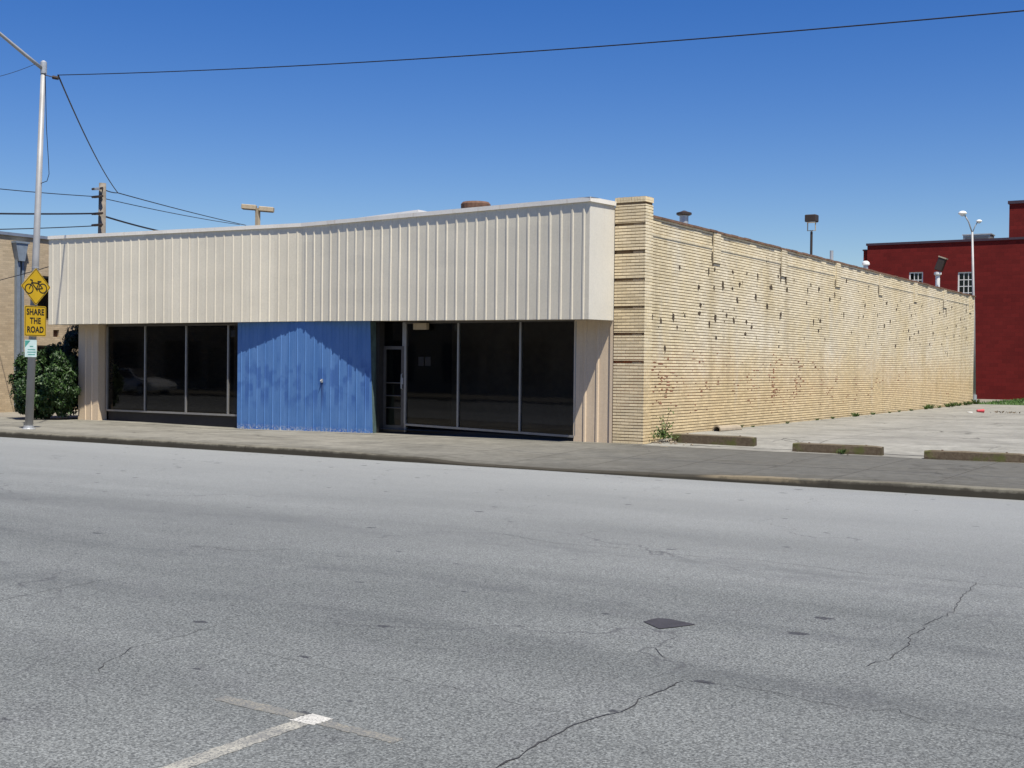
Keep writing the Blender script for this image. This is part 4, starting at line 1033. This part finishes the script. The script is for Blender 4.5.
# ================================================================ PLANTS
def leaf(bm, c, s, nrm=None):
    a = random.random() * 6.283; n = Vector((random.gauss(0, 1), random.gauss(0, 1), random.gauss(.6, 1))).normalized()
    if nrm: n = (n + nrm * .9).normalized()
    t = n.cross(Vector((math.cos(a), math.sin(a), .3))).normalized(); u = n.cross(t)
    L = s * random.uniform(.8, 1.5); w = L * .42
    bm.faces.new([bm.verts.new(c + q) for q in (-t * L * .5, u * w * .5, t * L * .5 + n * L * .08, -u * w * .5)])
def shrub(name, label, loc, rx, ry, h, nleaf, m, seed, twist=.0, lsize=.085):
    random.seed(seed); t = thing(name, label, 'shrub', loc); bm = B()
    c0 = Vector((0, 0, h * .5)); cl = []
    for i in range(90):
        d = Vector((random.gauss(0, 1), random.gauss(0, 1), random.gauss(0, 1))).normalized()
        r = random.uniform(.55, 1.0) ** .6
        k = 1 + .16 * mnoise.noise(d * 2.1 + Vector((seed, 0, 0)))
        cl.append((Vector((d.x * rx * r * k, d.y * ry * r * k, d.z * h * .5 * r * k)) + c0, random.uniform(.18, .30) * min(rx, 1)))
    for i in range(nleaf):
        c, s = random.choice(cl)
        d = Vector((random.gauss(0, 1), random.gauss(0, 1), random.gauss(0, 1))).normalized() * s * random.random() ** .33
        p = c + d
        if p.z < .05: p.z = .05 + random.random() * .1
        leaf(bm, p, lsize, (p - c0).normalized())
    obj('foliage', bm, m, t)
    bm = B()
    for i in range(9):
        c, s = random.choice(cl); a = random.random() * 6.28
        tube(bm, [(.08 * math.cos(a), .08 * math.sin(a), -.02), c * .5 + Vector((0, 0, -.1)), c], [.022, .014, .006], 5)
    obj('stem', bm, M['twig'], t)
    return t
shrub('round_shrub', 'rounded bright green shrub growing behind the street lamp foot', (-19.12, -.45, .1), .98, .85, 2.02, 26000, M['leaf'], 3, lsize=.095)
shrub('tall_shrub', 'taller dark shaded shrub squeezed against the left end of the building', (-19.0, .95, .1), 1.02, .95, 2.95, 24000, M['leaf_shaded'], 5, lsize=.095)
random.seed(21)
# tall weed at the pier
wd = thing('tall_weed', 'tall leafy weed growing at the foot of the brick corner pier', 'weed', (.16, .56, .27))
bm = B(); st = B()
for i in range(7):
    a = random.random() * 6.28; L = random.uniform(.15, .34); top = Vector((math.cos(a) * L * .5, math.sin(a) * L * .5, L)); 
    if i == 0: top = Vector((.12, .1, .62))
    if i == 1: top = Vector((-.02, -.12, .48))
    tube(st, [(0, 0, -.03), top * .5 + Vector((0, 0, .04)), top], [.008, .006, .003], 5)
    for k in range(26): leaf(bm, top * random.uniform(.15, 1.05) + Vector((random.gauss(0, .05), random.gauss(0, .05), 0)), .055)
for k in range(160): leaf(bm, Vector((random.gauss(0, .13), random.gauss(0, .15), abs(random.gauss(.05, .05)))), .06)
obj('foliage', bm, M['weed'], wd); obj('stem', st, M['twig'], wd)
def tuft(seed):
    random.seed(seed); bm = B()
    for k in range(60):
        a = random.random() * 6.28; r = random.random() * .06; L = random.uniform(.07, .2); w = .009
        b = Vector((math.cos(a) * r, math.sin(a) * r, 0)); tip = b + Vector((math.cos(a) * L * .6, math.sin(a) * L * .6, L))
        s = Vector((-math.sin(a), math.cos(a), 0)) * w
        bm.faces.new([bm.verts.new(q) for q in (b - s, b + s, b.lerp(tip, .6) + s * .8 + Vector((0, 0, .02)), tip, b.lerp(tip, .6) - s * .8 + Vector((0, 0, .02)))])
    for k in range(26): leaf(bm, Vector((random.gauss(0, .06), random.gauss(0, .06), random.uniform(.02, .12))), .05)
    return bm
WL = 'small green weed tuft at the foot of the long brick wall'; WG = 'weeds along the brick wall'
protos = []
spots = [(5.3, .9), (6.1, .5), (8.6, .7), (11.3, .6), (12.7, .8), (14.9, 1.3), (15.4, .7), (17.0, .9), (18.9, .6), (20.4, .7), (21.9, .8), (24.0, 1.5), (24.9, 1.7), (26.2, 1.0), (27.6, 1.6), (28.7, 1.8), (29.6, 1.5), (30.9, 1.8), (31.9, 1.4), (33.0, 2.2)]
for i, (y, s) in enumerate(spots):
    if i < 3:
        o = obj('weed_tuft', tuft(40 + i), M['weed']); protos.append(o)
    else:
        o = protos[i % 3].copy(); COL.objects.link(o)
    tag(o, WL, 'weed', WG); o.location = (.07 + .03 * (i % 3), y, H(.1, y) - .01); o.rotation_euler = (0, 0, i * 1.7); o.scale = (s * .62, s * .85, s * .62)
o = protos[1].copy(); COL.objects.link(o); tag(o, 'weed tuft sprouting at the front of the middle wheel stop', 'weed'); o['group'] = 'weeds at the wheel stops'; o.location = (4.32, -.16, .16); o.scale = (.9, .7, .55)
# ---- wheel stops
random.seed(5)
def wheel_stop(label, x0, x1, y, zb, hgt, rz, chips):
    t = tag(bpy.data.objects.new('wheel_stop', None), label, 'wheel stop', 'wheel stops along the pavement edge'); COL.objects.link(t)
    t.location = ((x0 + x1) / 2, y, zb); t.rotation_euler = (0, 0, rz); L = x1 - x0; bm = B()
    n = 16; rows = []
    for i in range(n + 1):
        x = -L / 2 + L * i / n; e = .01 * mnoise.noise(Vector((x * 3, chips, 1))); c = .03 * max(0, mnoise.noise(Vector((x * 2.2, chips, 8))))
        ws = .094 if 0 < i < n else .085; hh = hgt if 0 < i < n else hgt - .012
        rows.append([bm.verts.new(p) for p in ((x, -ws, -.03), (x, -ws + .006, .03), (x, -.07 + e + c, hh - .02 - c), (x, -.05 + e + c, hh + e * .5), (x, .05, hh + e), (x, .07, hh - .02), (x, ws, -.03))])
    for a, b in zip(rows, rows[1:]):
        for k in range(6): bm.faces.new((a[k], b[k], b[k + 1], a[k + 1]))
    bm.faces.new(rows[0][::-1]); bm.faces.new(rows[-1]); bmesh.ops.recalc_face_normals(bm, faces=bm.faces[:])
    obj('concrete_bar', bm, M['stopc'], t)
    bm = B()
    for s in (-.32, .32): lathe(bm, [(.02, hgt - .02), (.02, hgt + .012)], L * s, 0, 8)
    obj('anchor_pin', bm, M['rustcap'], t)
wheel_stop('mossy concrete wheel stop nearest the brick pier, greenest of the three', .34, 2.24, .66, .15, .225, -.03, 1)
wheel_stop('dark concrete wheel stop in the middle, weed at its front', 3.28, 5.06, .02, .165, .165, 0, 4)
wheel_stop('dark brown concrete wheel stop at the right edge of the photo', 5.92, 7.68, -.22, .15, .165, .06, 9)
# ---- small things on the ground
cp = thing('clay_pipe', 'short broken clay pipe lying at the foot of the brick wall behind a wheel stop', 'pipe', (.22, 3.4, .33), R(84))
bm = B(); n = 14
def ring(x, r): return [bm.verts.new((x, r * math.cos(2 * math.pi * k / n), r * math.sin(2 * math.pi * k / n))) for k in range(n)]
rr = [ring(1.1, .10), ring(0, .115), ring(0, .085), ring(.5, .08)]
for a, b in zip(rr, rr[1:]):
    for k in range(n): bm.faces.new((a[k], a[(k + 1) % n], b[(k + 1) % n], b[k]))
bm.faces.new(rr[0]); bmesh.ops.recalc_face_normals(bm, faces=bm.faces[:]); obj('barrel', bm, M['clay'], cp)
bm = B(); bm.faces.new([bm.verts.new((.3, .08 * math.cos(2 * math.pi * k / n), .08 * math.sin(2 * math.pi * k / n))) for k in range(n)]); obj('bore', bm, M['pipe_dark'], cp)
lt = thing('paper_cup', 'crushed red and white paper cup lying on the far parking lot', 'litter', (2.56, 21.5, .34), .6)
bm = B(); lathe(bm, [(.06, 0), (.095, .24)], 0, 0, 12)
for v in bm.verts: v.co = Vector((v.co.z - .1, v.co.x * (1 + .3 * math.sin(v.co.z * 20)), v.co.y * .7 + .07))
obj('cup', bm, M['redlitter'], lt)
bm = B(); lathe(bm, [(.10, .0), (.10, .03)], 0, 0, 12)
for v in bm.verts: v.co = Vector((v.co.x - .36, v.co.y, v.co.z + .005))
obj('lid', bm, M['white'], lt)
bm = B()
for i in range(26):
    c = Vector((random.gauss(3.25, .2), random.gauss(22.3, .13), .335 + random.random() * .05)); leaf(bm, c, .09)
tag(obj('leaf_litter', bm, M['twig']), 'little heap of dead leaves on the far parking lot right of the cup', 'leaves')
# cracked slab edge and rubble near the pier
bm = B(); random.seed(9)
for i in range(34):
    x = abs(random.gauss(.35, .35)); y = random.uniform(.25, 1.3); s = random.uniform(.015, .05)
    vs = box(bm, -s, s, -s * .7, s * .7, -s * .4, s * .5, Matrix.Translation((x + .05, y, H(x + .05, y) + s * .3)) @ Matrix.Rotation(random.random() * 3, 4, 'Z') @ Matrix.Rotation(random.gauss(0, .4), 4, 'X'))
tag(obj('rubble', bm, M['clay']), 'loose crumbs of concrete and mortar beside the brick pier', 'rubble', kind='stuff')
for o in list(bpy.data.objects):
    if o.get('label') is None and 'label' in o.keys(): del o['label']
